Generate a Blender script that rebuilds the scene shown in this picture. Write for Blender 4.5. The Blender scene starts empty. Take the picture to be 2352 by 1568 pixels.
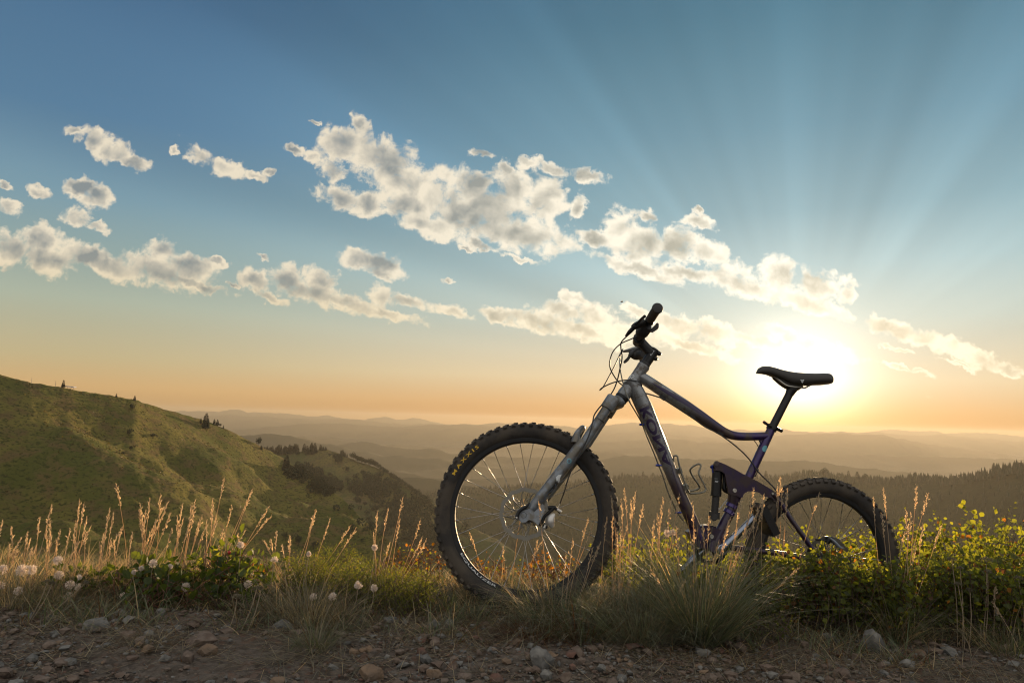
import bpy, bmesh, math, random
import numpy as np
from mathutils import Vector, Matrix, noise as mnoise
random.seed(7); rng = np.random.default_rng(7)
scene = bpy.context.scene
col = scene.collection

# ------------------------------------------------------------------ camera
F = 1650.0; VW, VH = 2352.0, 1568.0            # focal length in units of a 2352 px wide frame
def nrm(a): a = np.array(a, float); return a/np.linalg.norm(a)
UPc = nrm((0.0288, -1.0, 0.109))                 # world up seen from the camera (x right, y down, z forward)
FWc = nrm(np.array((0, 0, 1.0)) - UPc[2]*UPc)
RTc = np.cross(FWc, UPc)
C2W = np.array([RTc, FWc, UPc])                  # camera (x right, y down, z fwd) -> world
CAMH = 0.672
CAM = np.array((0, 0, CAMH))
cd = bpy.data.cameras.new('camera'); co = bpy.data.objects.new('camera', cd); col.objects.link(co)
cd.sensor_width = 36.0; cd.lens = 36.0*F/VW; cd.clip_start = 0.05; cd.clip_end = 250000
M = np.eye(4); M[:3, 0] = C2W @ (1, 0, 0); M[:3, 1] = C2W @ (0, -1, 0); M[:3, 2] = C2W @ (0, 0, -1); M[:3, 3] = CAM
co.matrix_world = Matrix(M.tolist()); scene.camera = co
cd.dof.use_dof = False

def W(vx, vy, d):                                # picture direction + depth in metres -> world point
    return CAM + C2W @ (np.array(((vx-VW/2)/F, (vy-VH/2)/F, 1.0))*d)
SUN = nrm(W(1839, 886, 1) - CAM)                 # towards the sun
SUN_EL = math.asin(SUN[2]); SUN_AZ = math.atan2(SUN[0], SUN[1])

scene.render.engine = 'CYCLES'
scene.view_settings.view_transform = 'Standard'; scene.view_settings.look = 'None'
scene.view_settings.exposure = 1.0; scene.view_settings.gamma = 1.0
cy = scene.cycles
cy.use_denoising = True; cy.max_bounces = 6; cy.diffuse_bounces = 4; cy.glossy_bounces = 3
cy.transmission_bounces = 4; cy.volume_bounces = 1; cy.transparent_max_bounces = 6
cy.use_adaptive_sampling = True; cy.adaptive_threshold = 0.009; cy.filter_width = 1.15
cy.sample_clamp_indirect = 4.0
scene.render.film_transparent = False

# ------------------------------------------------------------------ node helpers
class NT:
    def __init__(s, tree): s.t = tree; s.n = tree.nodes; s.l = tree.links
    def new(s, kind, **kw):
        n = s.n.new(kind)
        for k, v in kw.items(): setattr(n, k, v)
        return n
    def put(s, sock, v):
        if v is None: return
        if isinstance(v, bpy.types.NodeSocket): s.l.new(v, sock)
        elif isinstance(v, (tuple, list)) and sock.type == 'RGBA' and len(v) == 3: sock.default_value = (*v, 1)
        else: sock.default_value = v
    def m(s, op, a, b=None, c=None, clamp=False):
        n = s.new('ShaderNodeMath', operation=op, use_clamp=clamp)
        s.put(n.inputs[0], a); s.put(n.inputs[1], b); s.put(n.inputs[2], c); return n.outputs[0]
    def vm(s, op, a, b=None, c=None, sc=None):
        n = s.new('ShaderNodeVectorMath', operation=op)
        s.put(n.inputs[0], a); s.put(n.inputs[1], b); s.put(n.inputs[2], c)
        if sc is not None: s.put(n.inputs['Scale'], sc)
        return n.outputs['Value'] if op in ('DOT_PRODUCT', 'LENGTH', 'DISTANCE') else n.outputs['Vector']
    def mix(s, f, a, b, blend='MIX', clamp=False):
        n = s.new('ShaderNodeMix', data_type='RGBA', blend_type=blend)
        if clamp: n.clamp_result = True
        s.put(n.inputs[0], f); s.put(n.inputs[6], a); s.put(n.inputs[7], b); return n.outputs[2]
    def rng(s, v, a, b, c=0.0, d=1.0, smooth=True):
        n = s.new('ShaderNodeMapRange', interpolation_type='SMOOTHSTEP' if smooth else 'LINEAR', clamp=True)
        s.put(n.inputs[0], v); s.put(n.inputs[1], a); s.put(n.inputs[2], b); s.put(n.inputs[3], c); s.put(n.inputs[4], d)
        return n.outputs[0]
    def noise(s, vec, scale, detail=4, rough=.55, dist=0.0, out='Fac', dim='3D'):
        n = s.new('ShaderNodeTexNoise', noise_dimensions=dim)
        s.put(n.inputs['Vector'], vec); n.inputs['Scale'].default_value = scale; n.inputs['Detail'].default_value = detail
        n.inputs['Roughness'].default_value = rough; n.inputs['Distortion'].default_value = dist
        return n.outputs[out]
    def ramp(s, f, stops, interp='LINEAR'):
        n = s.new('ShaderNodeValToRGB'); cr = n.color_ramp; cr.interpolation = interp
        while len(cr.elements) < len(stops): cr.elements.new(0.5)
        for e, (p, c) in zip(cr.elements, stops): e.position = p; e.color = (*c, 1)
        s.put(n.inputs[0], f); return n.outputs[0]

def lin(*c):                                      # sRGB 0-255 -> linear
    return tuple(((x/255)/12.92 if x/255 <= .04045 else (((x/255)+.055)/1.055)**2.4) for x in c)

# ------------------------------------------------------------------ sky
world = bpy.data.worlds.new('World'); scene.world = world; world.use_nodes = True
wn = NT(world.node_tree); wn.n.clear()
def build_sky():
    N = wn
    out = N.new('ShaderNodeOutputWorld'); bg = N.new('ShaderNodeBackground'); bg2 = N.new('ShaderNodeBackground'); add = N.new('ShaderNodeAddShader')
    sky = N.new('ShaderNodeTexSky', sky_type='NISHITA'); sky.sun_disc = False
    sky.sun_elevation = SUN_EL; sky.sun_rotation = SUN_AZ; sky.altitude = 1400; sky.dust_density = 2.0
    N.put(bg2.inputs[0], sky.outputs[0]); bg2.inputs[1].default_value = 0.002
    g = N.new('ShaderNodeNewGeometry').outputs['Incoming']
    d = N.vm('SCALE', g, sc=-1.0)                                   # direction
    sep = N.new('ShaderNodeSeparateXYZ'); N.put(sep.inputs[0], d)
    dx, dy, dz = sep.outputs
    el = N.m('MULTIPLY', N.m('ARCSINE', dz), 180/math.pi)          # degrees above the horizon
    cosS = N.vm('DOT_PRODUCT', d, tuple(SUN))
    ang = N.m('MULTIPLY', N.m('ARCCOSINE', N.m('MINIMUM', cosS, 0.99999)), 180/math.pi)
    E_ = N.m('DIVIDE', N.m('ADD', el, 5.0), 50.0, clamp=True)
    nis = (.010, .014, .016)
    st = lambda *a: [((e+5)/50, tuple(max(0.002, x-y) for x, y in zip(lin(*c), nis))) for e, c in a]
    far = N.ramp(E_, st((-5, (150, 125, 95)), (.1, (196, 156, 106)), (1.5, (212, 174, 122)), (3.5, (196, 180, 140)), (7.5, (172, 181, 163)), (11, (148, 170, 168)),
                        (14.5, (124, 156, 170)), (20, (96, 134, 164)), (28, (76, 109, 139)), (45, (52, 82, 116))))
    near = N.ramp(E_, st((-5, (190, 140, 85)), (.1, (196, 140, 84)), (1.4, (220, 176, 126)), (3.5, (228, 206, 168)), (8, (196, 205, 194)), (12, (170, 195, 198)),
                         (16, (140, 173, 183)), (22, (116, 154, 170)), (30, (92, 133, 150)), (45, (70, 108, 132))))
    wz = N.rng(ang, 16, 56, 1, 0)
    base = N.mix(wz, far, near)
    # unseen sky behind the camera and overhead, brightened as fill light for the foreground
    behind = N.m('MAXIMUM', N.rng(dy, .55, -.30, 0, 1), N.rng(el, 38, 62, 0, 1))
    base = N.mix(behind, base, BACK_SKY_FILL)
    # sun rays: beams fanning out from the sun behind the cloud bank
    sx = nrm(np.cross(SUN, (0, 0, 1))); sy = np.cross(sx, SUN)
    a = N.vm('DOT_PRODUCT', d, tuple(sx)); b = N.vm('DOT_PRODUCT', d, tuple(sy))
    th = N.m('ARCTAN2', b, a)
    ray = N.new('ShaderNodeTexNoise', noise_dimensions='1D'); ray.inputs['Scale'].default_value = 6.0
    N.put(ray.inputs['W'], th); ray.inputs['Detail'].default_value = 1.5; ray.inputs['Roughness'].default_value = .55
    beam = N.m('SUBTRACT', ray.outputs['Fac'], .5)
    # two distinct wide beams, up and to the right
    def spoke(deg, w):
        x = N.m('DIVIDE', N.m('SUBTRACT', th, math.radians(deg)), math.radians(w))
        return N.m('EXPONENT', N.m('MULTIPLY', N.m('MULTIPLY', x, x), -1.0))
    beams = N.m('MULTIPLY', beam, 0.30)
    for deg, w, s_ in ((58, 4.5, .16), (36, 13, .12), (72, 5, -.10), (90, 3.5, .13), (97, 2.5, .04), (112, 5, -.05), (123, 3, .10), (130, 2, -.05), (137, 2.5, .08), (150, 4, .07), (158, 3, -.05), (15, 3, -.10), (24, 3, .05)):
        beams = N.m('ADD', beams, N.m('MULTIPLY', spoke(deg, w), s_))
    fall = N.m('MULTIPLY', N.rng(ang, 6, 13, 0, 1), N.rng(ang, 16, 55, .9, .9))
    fall = N.m('MULTIPLY', fall, N.rng(el, 3, 10, 0, 1))
    k = N.m('ADD', 1.0, N.m('MULTIPLY', beams, N.m('MULTIPLY', fall, .85)))
    base = N.vm('SCALE', base, sc=k)
    ga = N.m('MULTIPLY', N.m('DIVIDE', ang, 3.6), N.m('DIVIDE', ang, 3.6))
    glow = N.m('ADD', N.m('MULTIPLY', N.m('EXPONENT', N.m('MULTIPLY', ga, -1.0)), .9), N.m('MULTIPLY', N.m('EXPONENT', N.m('MULTIPLY', ang, -1/5.5)), .70))
    gcol = N.mix(N.rng(el, -1, 4.0, 0, 1), lin(255, 205, 115), lin(255, 246, 226))
    base = N.vm('ADD', base, N.vm('SCALE', gcol, sc=glow))
    # clouds, placed by direction on the far sky
    yy = N.m('MAXIMUM', dy, 0.05)
    ca, sa = math.cos(math.radians(-16)), math.sin(math.radians(-16))
    u = N.m('DIVIDE', dx, yy); v = N.m('DIVIDE', dz, yy)
    cmb = N.new('ShaderNodeCombineXYZ')
    N.put(cmb.inputs[0], N.m('ADD', N.m('MULTIPLY', u, ca), N.m('MULTIPLY', v, sa)))
    N.put(cmb.inputs[1], N.m('SUBTRACT', N.m('MULTIPLY', v, ca), N.m('MULTIPLY', u, sa)))
    p0 = cmb.outputs[0]
    wv = N.vm('SUBTRACT', N.noise(p0, 16, 4, .6, out='Color'), (.5, .5, .5))
    wv2 = N.vm('SUBTRACT', N.noise(p0, 62, 4, .6, out='Color'), (.5, .5, .5))
    p = N.vm('ADD', N.vm('ADD', p0, N.vm('SCALE', wv, sc=.030)), N.vm('SCALE', wv2, sc=.022))
    def uv(vx, vy):
        q = C2W @ ((vx-VW/2)/F, (vy-VH/2)/F, 1.0); uu, vv = q[0]/q[1], q[2]/q[1]
        return uu*ca+vv*sa, vv*ca-uu*sa
    acc = None
    for (cx, cyy, rx, ry) in CLOUDS:
        c = uv(cx, cyy); ix, iy = F/(rx*1.10), F/(ry*1.20)
        q = N.vm('MULTIPLY_ADD', p, (ix, iy, 0), (-c[0]*ix, -c[1]*iy, 0))
        h = N.vm('DOT_PRODUCT', q, q)
        if acc is None: acc = h
        else: acc = N.m('SMOOTH_MIN', acc, h, .35)
    field = N.m('SUBTRACT', 1.0, acc)                                  # 1 in a puff's heart, 0 at its rim
    field = N.m('MAXIMUM', field, -1.5)
    n1 = N.noise(p0, 30, 9, .62, .3)
    m1 = N.noise(p0, 21, 4, .5, .3); m2 = N.noise(N.vm('ADD', p0, (.008, -.006, 0)), 21, 4, .5, .3); m3 = N.noise(p0, 10, 3, .5)
    den = N.m('ADD', N.m('MULTIPLY', field, .62), N.m('MULTIPLY', N.m('SUBTRACT', n1, .49), 3.2))
    alpha = N.rng(den, -.24, .44)
    thick = N.rng(N.m('ADD', N.m('ADD', N.m('MULTIPLY', field, 1.0), N.m('MULTIPLY', N.m('SUBTRACT', m1, .5), 1.0)), N.m('MULTIPLY', N.m('SUBTRACT', m3, .5), 2.2)), .22, 1.30)
    relief = N.m('MULTIPLY', N.m('SUBTRACT', m1, m2), 2.4)
    nearS = N.rng(ang, 6, 44, 1, 0)
    bright = N.mix(nearS, lin(240, 226, 200), lin(272, 262, 240))
    bright = N.mix(N.rng(el, 5, 12, 1, 0), bright, N.mix(nearS, lin(228, 206, 164), lin(274, 258, 224)))
    dark = N.mix(nearS, lin(138, 144, 144), lin(186, 180, 160))
    dark = N.mix(N.rng(el, 5, 12, 1, 0), dark, N.mix(nearS, lin(176, 168, 144), lin(222, 206, 174)))
    lit = N.m('ADD', N.m('MULTIPLY', thick, -.90), N.m('ADD', 1.0, relief), clamp=True)
    cc = N.mix(lit, dark, bright)
    cc = N.vm('ADD', cc, N.vm('SCALE', gcol, sc=N.m('MULTIPLY', glow, .7)))
    alpha = N.m('MULTIPLY', alpha, N.rng(dy, .05, .2))
    skyc = N.mix(N.m('MULTIPLY', alpha, .93), base, cc)
    # below the horizon: dull ground colour
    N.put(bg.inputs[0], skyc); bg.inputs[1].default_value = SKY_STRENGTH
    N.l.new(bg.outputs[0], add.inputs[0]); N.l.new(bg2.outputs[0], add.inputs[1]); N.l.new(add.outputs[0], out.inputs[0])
SKY_STRENGTH = 0.5
BACK_SKY_FILL = (.82, .79, .74, 1)
CLOUDS = [
 (825,280,24,18),(785,335,52,40),(850,350,60,45),(905,385,60,45),(765,385,26,28),(935,420,55,38),(785,450,58,26),(850,462,45,24),(940,470,70,30),(1010,450,65,45),
 (1090,430,55,35),(985,518,72,24),(1060,500,80,42),(1130,480,85,55),(1180,430,55,42),(1250,460,50,50),(1200,540,95,34),(1265,545,40,34),(1110,352,26,10),(1160,388,22,16),
 (1215,378,32,14),(1260,385,38,14),(1350,405,44,16),(1324,474,19,30),(1200,595,38,6),(1075,567,22,6),(1105,560,40,10),(1425,520,34,38),(1375,545,46,20),(1490,500,24,14),(1470,560,70,42),
 (1560,560,42,40),(1605,510,34,16),(1603,482,12,10),(1625,580,44,24),(1450,610,120,14),(1560,622,80,16),(1690,640,60,30),(1785,632,44,42),(1740,665,95,20),(1880,655,44,32),(1945,670,26,26),(1860,700,110,20),
 (220,322,40,24),(262,345,45,24),(310,372,38,16),(170,300,28,10),(395,345,12,10),(460,362,36,18),(520,382,46,17),(580,400,34,10),(622,393,14,10),(680,347,28,10),(722,365,16,14),(720,285,14,5),
 (90,438,26,12),(185,432,44,18),(225,455,34,26),(180,495,44,18),(225,520,26,12),(12,430,18,8),(20,480,30,16),(20,575,44,34),(95,545,50,28),(110,590,70,34),(190,590,75,26),(270,615,80,24),(375,580,40,26),
 (350,620,90,28),(440,615,60,28),(500,605,30,10),(450,650,80,10),(530,655,16,6),(590,650,34,22),(610,680,40,12),(660,645,44,26),(740,640,34,26),(720,670,80,22),(850,600,66,24),(870,625,28,14),(790,695,110,14),(870,680,30,24),
 (940,690,50,16),(880,715,90,10),(605,597,14,6),(1030,640,14,6),(1050,718,38,12),(1150,722,50,16),(1215,738,80,18),(1320,684,38,12),(1290,710,50,22),(1380,725,60,26),(1460,716,26,12),(1330,755,110,18),(1440,760,90,18),
 (1560,745,70,20),(1640,765,80,20),(1600,795,100,14),(1740,785,100,14),(1860,792,120,16),(2020,742,34,20),(2070,757,42,20),(2130,776,52,20),(2190,797,50,20),(2250,822,56,18),(2310,846,34,12),(2060,798,36,5),(2080,850,60,7),(2200,835,40,6)]
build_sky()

# ------------------------------------------------------------------ sun
sd = bpy.data.lights.new('sun', 'SUN'); sd.energy = 5.0; sd.angle = math.radians(.6); sd.color = (1.0, .68, .37)
so = bpy.data.objects.new('sun', sd); col.objects.link(so)
so.rotation_euler = Vector(-SUN).to_track_quat('-Z', 'Y').to_euler()

# ------------------------------------------------------------------ materials
MT = {}
def mat(name, c, rough=.5, metal=0.0, var=0.0, vscale=8.0, c2=None, bump=0.0, bscale=60.0, trans=0.0, tcol=None, island=0.0, coat=0.0, spec=None, obj=True):
    m = bpy.data.materials.new(name); m.use_nodes = True; N = NT(m.node_tree); N.n.clear()
    out = N.new('ShaderNodeOutputMaterial'); P = N.new('ShaderNodeBsdfPrincipled')
    vec = N.new('ShaderNodeTexCoord').outputs['Object' if obj else 'Generated']
    cc = (*c, 1)
    if c2 is not None:
        f = N.rng(N.noise(vec, vscale, 5, .6), .40, .60)
        cc = N.mix(f, (*c, 1), (*c2, 1))
    if var > 0:
        f = N.noise(vec, vscale*2.3, 5, .65)
        cc = N.mix(1.0, cc, N.ramp(f, [(.25, (1-var,)*3), (.75, (1+var,)*3)]), 'MULTIPLY')
    if island > 0:
        r = N.new('ShaderNodeNewGeometry').outputs['Random Per Island']
        cc = N.mix(1.0, cc, N.ramp(r, [(0, (1-island, 1-island*.9, 1-island)), (.7, (1, 1, 1)), (1, (1+island*1.2, 1+island*.9, 1+island*.4))]), 'MULTIPLY')
    N.put(P.inputs['Base Color'], cc); P.inputs['Roughness'].default_value = rough; P.inputs['Metallic'].default_value = metal
    if coat: P.inputs['Coat Weight'].default_value = coat; P.inputs['Coat Roughness'].default_value = .12
    if spec is not None: P.inputs['Specular IOR Level'].default_value = spec
    if bump:
        b = N.new('ShaderNodeBump'); b.inputs['Strength'].default_value = 1.0; b.inputs['Distance'].default_value = bump
        N.put(b.inputs['Height'], N.noise(vec, bscale, 5, .6)); N.put(P.inputs['Normal'], b.outputs[0])
    sh = P.outputs[0]
    if trans > 0:
        T = N.new('ShaderNodeBsdfTranslucent')
        N.put(T.inputs[0], N.mix(1.0, cc, (*(tcol or (1.6, 1.5, .7)), 1), 'MULTIPLY'))
        mx = N.new('ShaderNodeMixShader'); mx.inputs[0].default_value = trans
        N.l.new(sh, mx.inputs[1]); N.l.new(T.outputs[0], mx.inputs[2]); sh = mx.outputs[0]
    N.l.new(sh, out.inputs[0]); MT[name] = m; return m

# ------------------------------------------------------------------ mesh helpers
class MB:
    def __init__(s): s.v = []; s.f = []; s.mi = []; s.n = 0; s.cur = 0
    def add(s, v, f):
        s.v.append(np.asarray(v, float).reshape(-1, 3)); s.f += [tuple(i+s.n for i in q) for q in f]; s.mi += [s.cur]*len(f); s.n += len(s.v[-1])
    def tube(s, pts, rad, seg=12, caps=True, squash=None):
        P = np.array(pts, float); n = len(P); R = np.broadcast_to(np.array(rad, float), (n,))
        T = np.gradient(P, axis=0); T /= np.linalg.norm(T, axis=1)[:, None]+1e-12
        a = np.array((0, 0, 1.0)) if abs(T[0][2]) < .9 else np.array((1.0, 0, 0))
        V = []; U = nrm(np.cross(T[0], a))
        th = np.linspace(0, 2*np.pi, seg, endpoint=False)
        for i in range(n):
            U = nrm(U - (U@T[i])*T[i]); B = np.cross(T[i], U)
            V.append(P[i]+R[i]*(np.cos(th)[:, None]*U+np.sin(th)[:, None]*B))
        f = [(i*seg+j, i*seg+(j+1) % seg, (i+1)*seg+(j+1) % seg, (i+1)*seg+j) for i in range(n-1) for j in range(seg)]
        if caps: f += [tuple(range(seg))[::-1], tuple((n-1)*seg+j for j in range(seg))]
        s.add(np.concatenate(V), f)
    def lathe(s, c, axis, prof, seg=32, u=None, arc=None):       # prof: list of (radius, offset along axis)
        c = np.array(c, float); ax = nrm(axis)
        if u is None: u = nrm(np.cross(ax, (0.1, 0.2, 1.0)))
        b = np.cross(ax, u); th = np.linspace(0, 2*np.pi, seg, endpoint=False); k = len(prof); V = []
        for r, o in prof: V.append(c+ax*o+r*(np.cos(th)[:, None]*u+np.sin(th)[:, None]*b))
        f = [(i*seg+j, i*seg+(j+1) % seg, (i+1)*seg+(j+1) % seg, (i+1)*seg+j) for i in range(k-1) for j in range(seg)]
        s.add(np.concatenate(V), f)
    def cyl(s, a, b, r, seg=16, bev=.0):
        a = np.array(a, float); b = np.array(b, float); L = np.linalg.norm(b-a)
        bev = bev or min(r, L)*.12
        s.lathe(a, b-a, [(0.0001, 0), (r-bev, 0), (r, bev), (r, L-bev), (r-bev, L), (.0001, L)], seg)
    def box(s, c, ax, ay, az):                                    # half-extent vectors
        c = np.array(c, float); ax, ay, az = map(lambda q: np.array(q, float), (ax, ay, az))
        V = [c+i*ax+j*ay+k*az for i in (-1, 1) for j in (-1, 1) for k in (-1, 1)]
        s.add(V, [(0, 1, 3, 2), (4, 6, 7, 5), (0, 4, 5, 1), (2, 3, 7, 6), (0, 2, 6, 4), (1, 5, 7, 3)])
    def plate(s, pts, nv):                                         # polygon points (front face), extruded by nv
        P = np.array(pts, float); k = len(P); nv = np.array(nv, float)
        s.add(np.concatenate([P, P+nv]), [tuple(range(k)), tuple(range(2*k-1, k-1, -1))]+[(i, k+i, k+(i+1) % k, (i+1) % k) for i in range(k)])
    def ball(s, c, r, seg=10, sq=(1, 1, 1)):
        prof = [(math.sin(math.pi*i/8)*r+1e-5, -math.cos(math.pi*i/8)*r) for i in range(9)]
        n0 = s.n; s.lathe((0, 0, 0), (0, 0, 1), prof, seg, u=np.array((1., 0, 0))); s.v[-1] = s.v[-1]*np.array(sq)+np.array(c)
    def build(s, name, mats, parent=None, smooth=True, base=None, auto=35):
        me = bpy.data.meshes.new(name); V = np.concatenate(s.v)
        if base is not None: V = V-np.array(base)
        me.from_pydata(V.tolist(), [], s.f); me.update()
        for m_ in (mats if isinstance(mats, (list, tuple)) else [mats]): me.materials.append(m_)
        if len(set(s.mi)) > 1: me.polygons.foreach_set('material_index', s.mi)
        if smooth:
            me.polygons.foreach_set('use_smooth', [True]*len(me.polygons))
            if auto and len(me.polygons) < 60000: me.set_sharp_from_angle(angle=math.radians(auto))
        o = bpy.data.objects.new(name, me); col.objects.link(o)
        if parent is not None: o.parent = parent
        return o
def tag(o, label=None, cat=None, group=None, kind=None):
    if label: o['label'] = label
    if cat: o['category'] = cat
    if group: o['group'] = group
    if kind: o['kind'] = kind
    return o
def empty(name, loc, label=None, cat=None, group=None):
    o = bpy.data.objects.new(name, None); col.objects.link(o); o.location = Vector(loc); o.empty_display_size = .1
    return tag(o, label, cat, group)
def copy_tree(o, parent=None):
    c = o.copy(); col.objects.link(c)
    if parent is not None: c.parent = parent
    for ch in [x for x in bpy.data.objects if x.parent == o]: copy_tree(ch, c)
    return c
def fbm(x, y, z=0.0, o=5, g=.5):
    a = 1.0; s_ = 0.0; f = 1.0
    for _ in range(o): s_ += a*mnoise.noise(Vector((x*f, y*f, z*f))); a *= g; f *= 2.03
    return s_

# ------------------------------------------------------------------ bicycle
CR = {1: (1700, 1150, 1.2062), 2: (2300, 1180, 3.3367), 3: (1700, 1650, 2.036), 4: (2500, 1700, 2.614), 5: (2900, 1400, 2.852), 7: (2700, 1800, 3.485),
      11: (2480, 1550, 4.479), 12: (2040, 1780, 4.238), 14: (2680, 1840, 6.533), 15: (2480, 1200, 6.271), 16: (2220, 1480, 4.9), 18: (3050, 1850, 3.485)}
def K(k, x, y): o = CR[k]; return ((o[0]+x/o[2])*VW/4096, (o[1]+y/o[2])*VW/4096)
cw = lambda p: CAM + C2W @ np.array(p, float)
FN = C2W @ nrm((-0.1217, 0.1244, 0.9847)); FT = cw((0.0512, 0.637, 2.6491))            # frame plane
SN = C2W @ nrm((0.1029, 0.2915, 0.951)); ST = cw((0.0511, 0.6387, 2.6571))              # steered plane (front wheel, fork, bars)
HR = cw((1.195, 0.8394, 2.7648))
def onp(n, t, vx, vy, w):
    d = C2W @ np.array(((vx-VW/2)/F, (vy-VH/2)/F, 1.0)); return CAM + d*(((t-CAM+n*w)@n)/(d@n))
fp = lambda k, x, y, w=0.0: onp(FN, FT, *(K(k, x, y) if k else (x, y)), w)
sp = lambda k, x, y, w=0.0: onp(SN, ST, *(K(k, x, y) if k else (x, y)), w)

mat('frame_paint', lin(122, 126, 130), .34, .55, var=.06, coat=.4)
def frame_paint():
    m = MT['frame_paint']; N = NT(m.node_tree); P = [n for n in N.n if n.type == 'BSDF_PRINCIPLED'][0]
    vec = N.new('ShaderNodeTexCoord').outputs['Object']
    a = fp(0, 1560, 960)-BASE; b = fp(0, 1700, 1030)-BASE; ax = (b-a)/((b-a)@(b-a))
    f = N.m('ADD', N.m('SUBTRACT', N.vm('DOT_PRODUCT', vec, tuple(ax)), float(a@ax)), N.m('MULTIPLY', N.m('SUBTRACT', N.noise(vec, 14, 3), .5), .5))
    c = N.ramp(f, [(0, lin(124, 127, 130)), (.32, lin(76, 66, 74)), (.65, lin(44, 26, 48)), (1, lin(48, 32, 84))])
    d = N.mix(N.rng(N.noise(vec, 30, 8, .75), .46, .60), c, lin(86, 74, 58))
    N.put(P.inputs['Base Color'], N.mix(.75, c, d)); N.put(P.inputs['Roughness'], N.rng(N.noise(vec, 30, 8, .75), .42, .62, .32, .75))
mat('purple_paint', lin(52, 36, 96), .3, .5, var=.1, coat=.5)
mat('dark_purple', lin(40, 26, 58), .35, .3, var=.1, c2=lin(52, 40, 44), vscale=20, coat=.2)
mat('decal_purple', lin(40, 27, 62), .4)
mat('fork_silver', lin(116, 122, 130), .42, .5, var=.14, c2=lin(96, 92, 84), vscale=24, coat=.15)
mat('black_metal', (.012, .012, .013), .38, .4, var=.1)
mat('black_plastic', (.014, .013, .013), .55)
mat('rubber', (.028, .024, .021), .85, c2=(.060, .048, .037), vscale=14, bump=.0012, bscale=300)
mat('tyre_rubber', (.022, .019, .017), .88, c2=(.055, .044, .033), vscale=7, bump=.001, bscale=400)
mat('rim_black', (.010, .010, .011), .6, .0, spec=.3)
mat('steel', lin(175, 172, 165), .28, 1.0, var=.1)
mat('rotor_steel', lin(105, 102, 95), .4, 1.0, var=.15)
mat('bolt_metal', lin(190, 188, 182), .3, .9, var=.15)
mat('spoke_metal', lin(150, 150, 152), .3, .9)
mat('caliper_silver', lin(190, 188, 184), .35, .5)
mat('yellow_print', lin(190, 154, 40), .8, var=.3, vscale=30)
mat('white_print', lin(200, 205, 208), .6)
mat('grey_print', lin(80, 90, 104), .5)
mat('teal_print', lin(90, 150, 165), .5)
mat('blue_anodised', lin(45, 60, 150), .3, .8)
mat('saddle_leather', (.020, .017, .014), .5, bump=.0006, bscale=200)
mat('cage_metal', lin(110, 108, 100), .35, .8)
mat('alloy_crank', lin(140, 150, 168), .25, .95)

FB = ST - (C2W@UPc - (C2W@UPc@SN)*SN)/np.linalg.norm(C2W@UPc - (C2W@UPc@SN)*SN)*.342      # contact point of the front tyre
BASE = (FB+HR)/2; BASE[2] = -.07
frame_paint()
bike = empty('mountain_bike', BASE, 'silver and dark purple full suspension mountain bike standing in the grass with no rider', 'bicycle')
def bb(mb, name, mats, parent=None, **k): return mb.build(name, mats, parent if parent is not None else bike, base=BASE, **k)

def smooth_path(P, n=40):
    P = np.array(P, float); k = len(P); Q = np.vstack([2*P[0]-P[1], P, 2*P[-1]-P[-2]]); out = []
    for s in np.linspace(0, k-1-1e-6, n):
        i = int(s); t = s-i; p0, p1, p2, p3 = Q[i:i+4]
        out.append(.5*((2*p1)+(-p0+p2)*t+(2*p0-5*p1+4*p2-p3)*t*t+(-p0+3*p1-3*p2+p3)*t**3))
    return np.array(out)
def lerp_r(rs, n): return np.interp(np.linspace(0, len(rs)-1, n), range(len(rs)), rs)

# --- wheel
def text_mesh(txt, size=1.0, shear=0.0, bold=0.0, sub=2):
    c = bpy.data.curves.new('t', 'FONT'); c.body = txt; c.size = size; c.shear = shear; c.offset = bold; c.resolution_u = 3
    o = bpy.data.objects.new('t', c); col.objects.link(o)
    dg = bpy.context.evaluated_depsgraph_get(); me = bpy.data.meshes.new_from_object(o.evaluated_get(dg))
    bm = bmesh.new(); bm.from_mesh(me); bmesh.ops.remove_doubles(bm, verts=bm.verts, dist=1e-5)
    bmesh.ops.triangulate(bm, faces=bm.faces)
    for _ in range(sub): bmesh.ops.subdivide_edges(bm, edges=bm.edges, cuts=1, use_grid_fill=True)
    V = np.array([v.co[:] for v in bm.verts]); f = [[v.index for v in q.verts] for q in bm.faces]; bm.free()
    bpy.data.objects.remove(o); bpy.data.curves.remove(c); bpy.data.meshes.remove(me)
    mn = V.min(0); mx = V.max(0); V[:, :2] = (V[:, :2]-mn[:2])
    return V[:, :2], f, (mx-mn)[:2]
def basis(n, down_hint=None):
    n = nrm(n); up = C2W@UPc; up = nrm(up-(up@n)*n); rt = np.cross(n, up)          # n away from the camera, rt to the right in the picture
    if rt @ (C2W@np.array((1., 0, 0))) < 0: rt = -rt
    return rt, up, n

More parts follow.
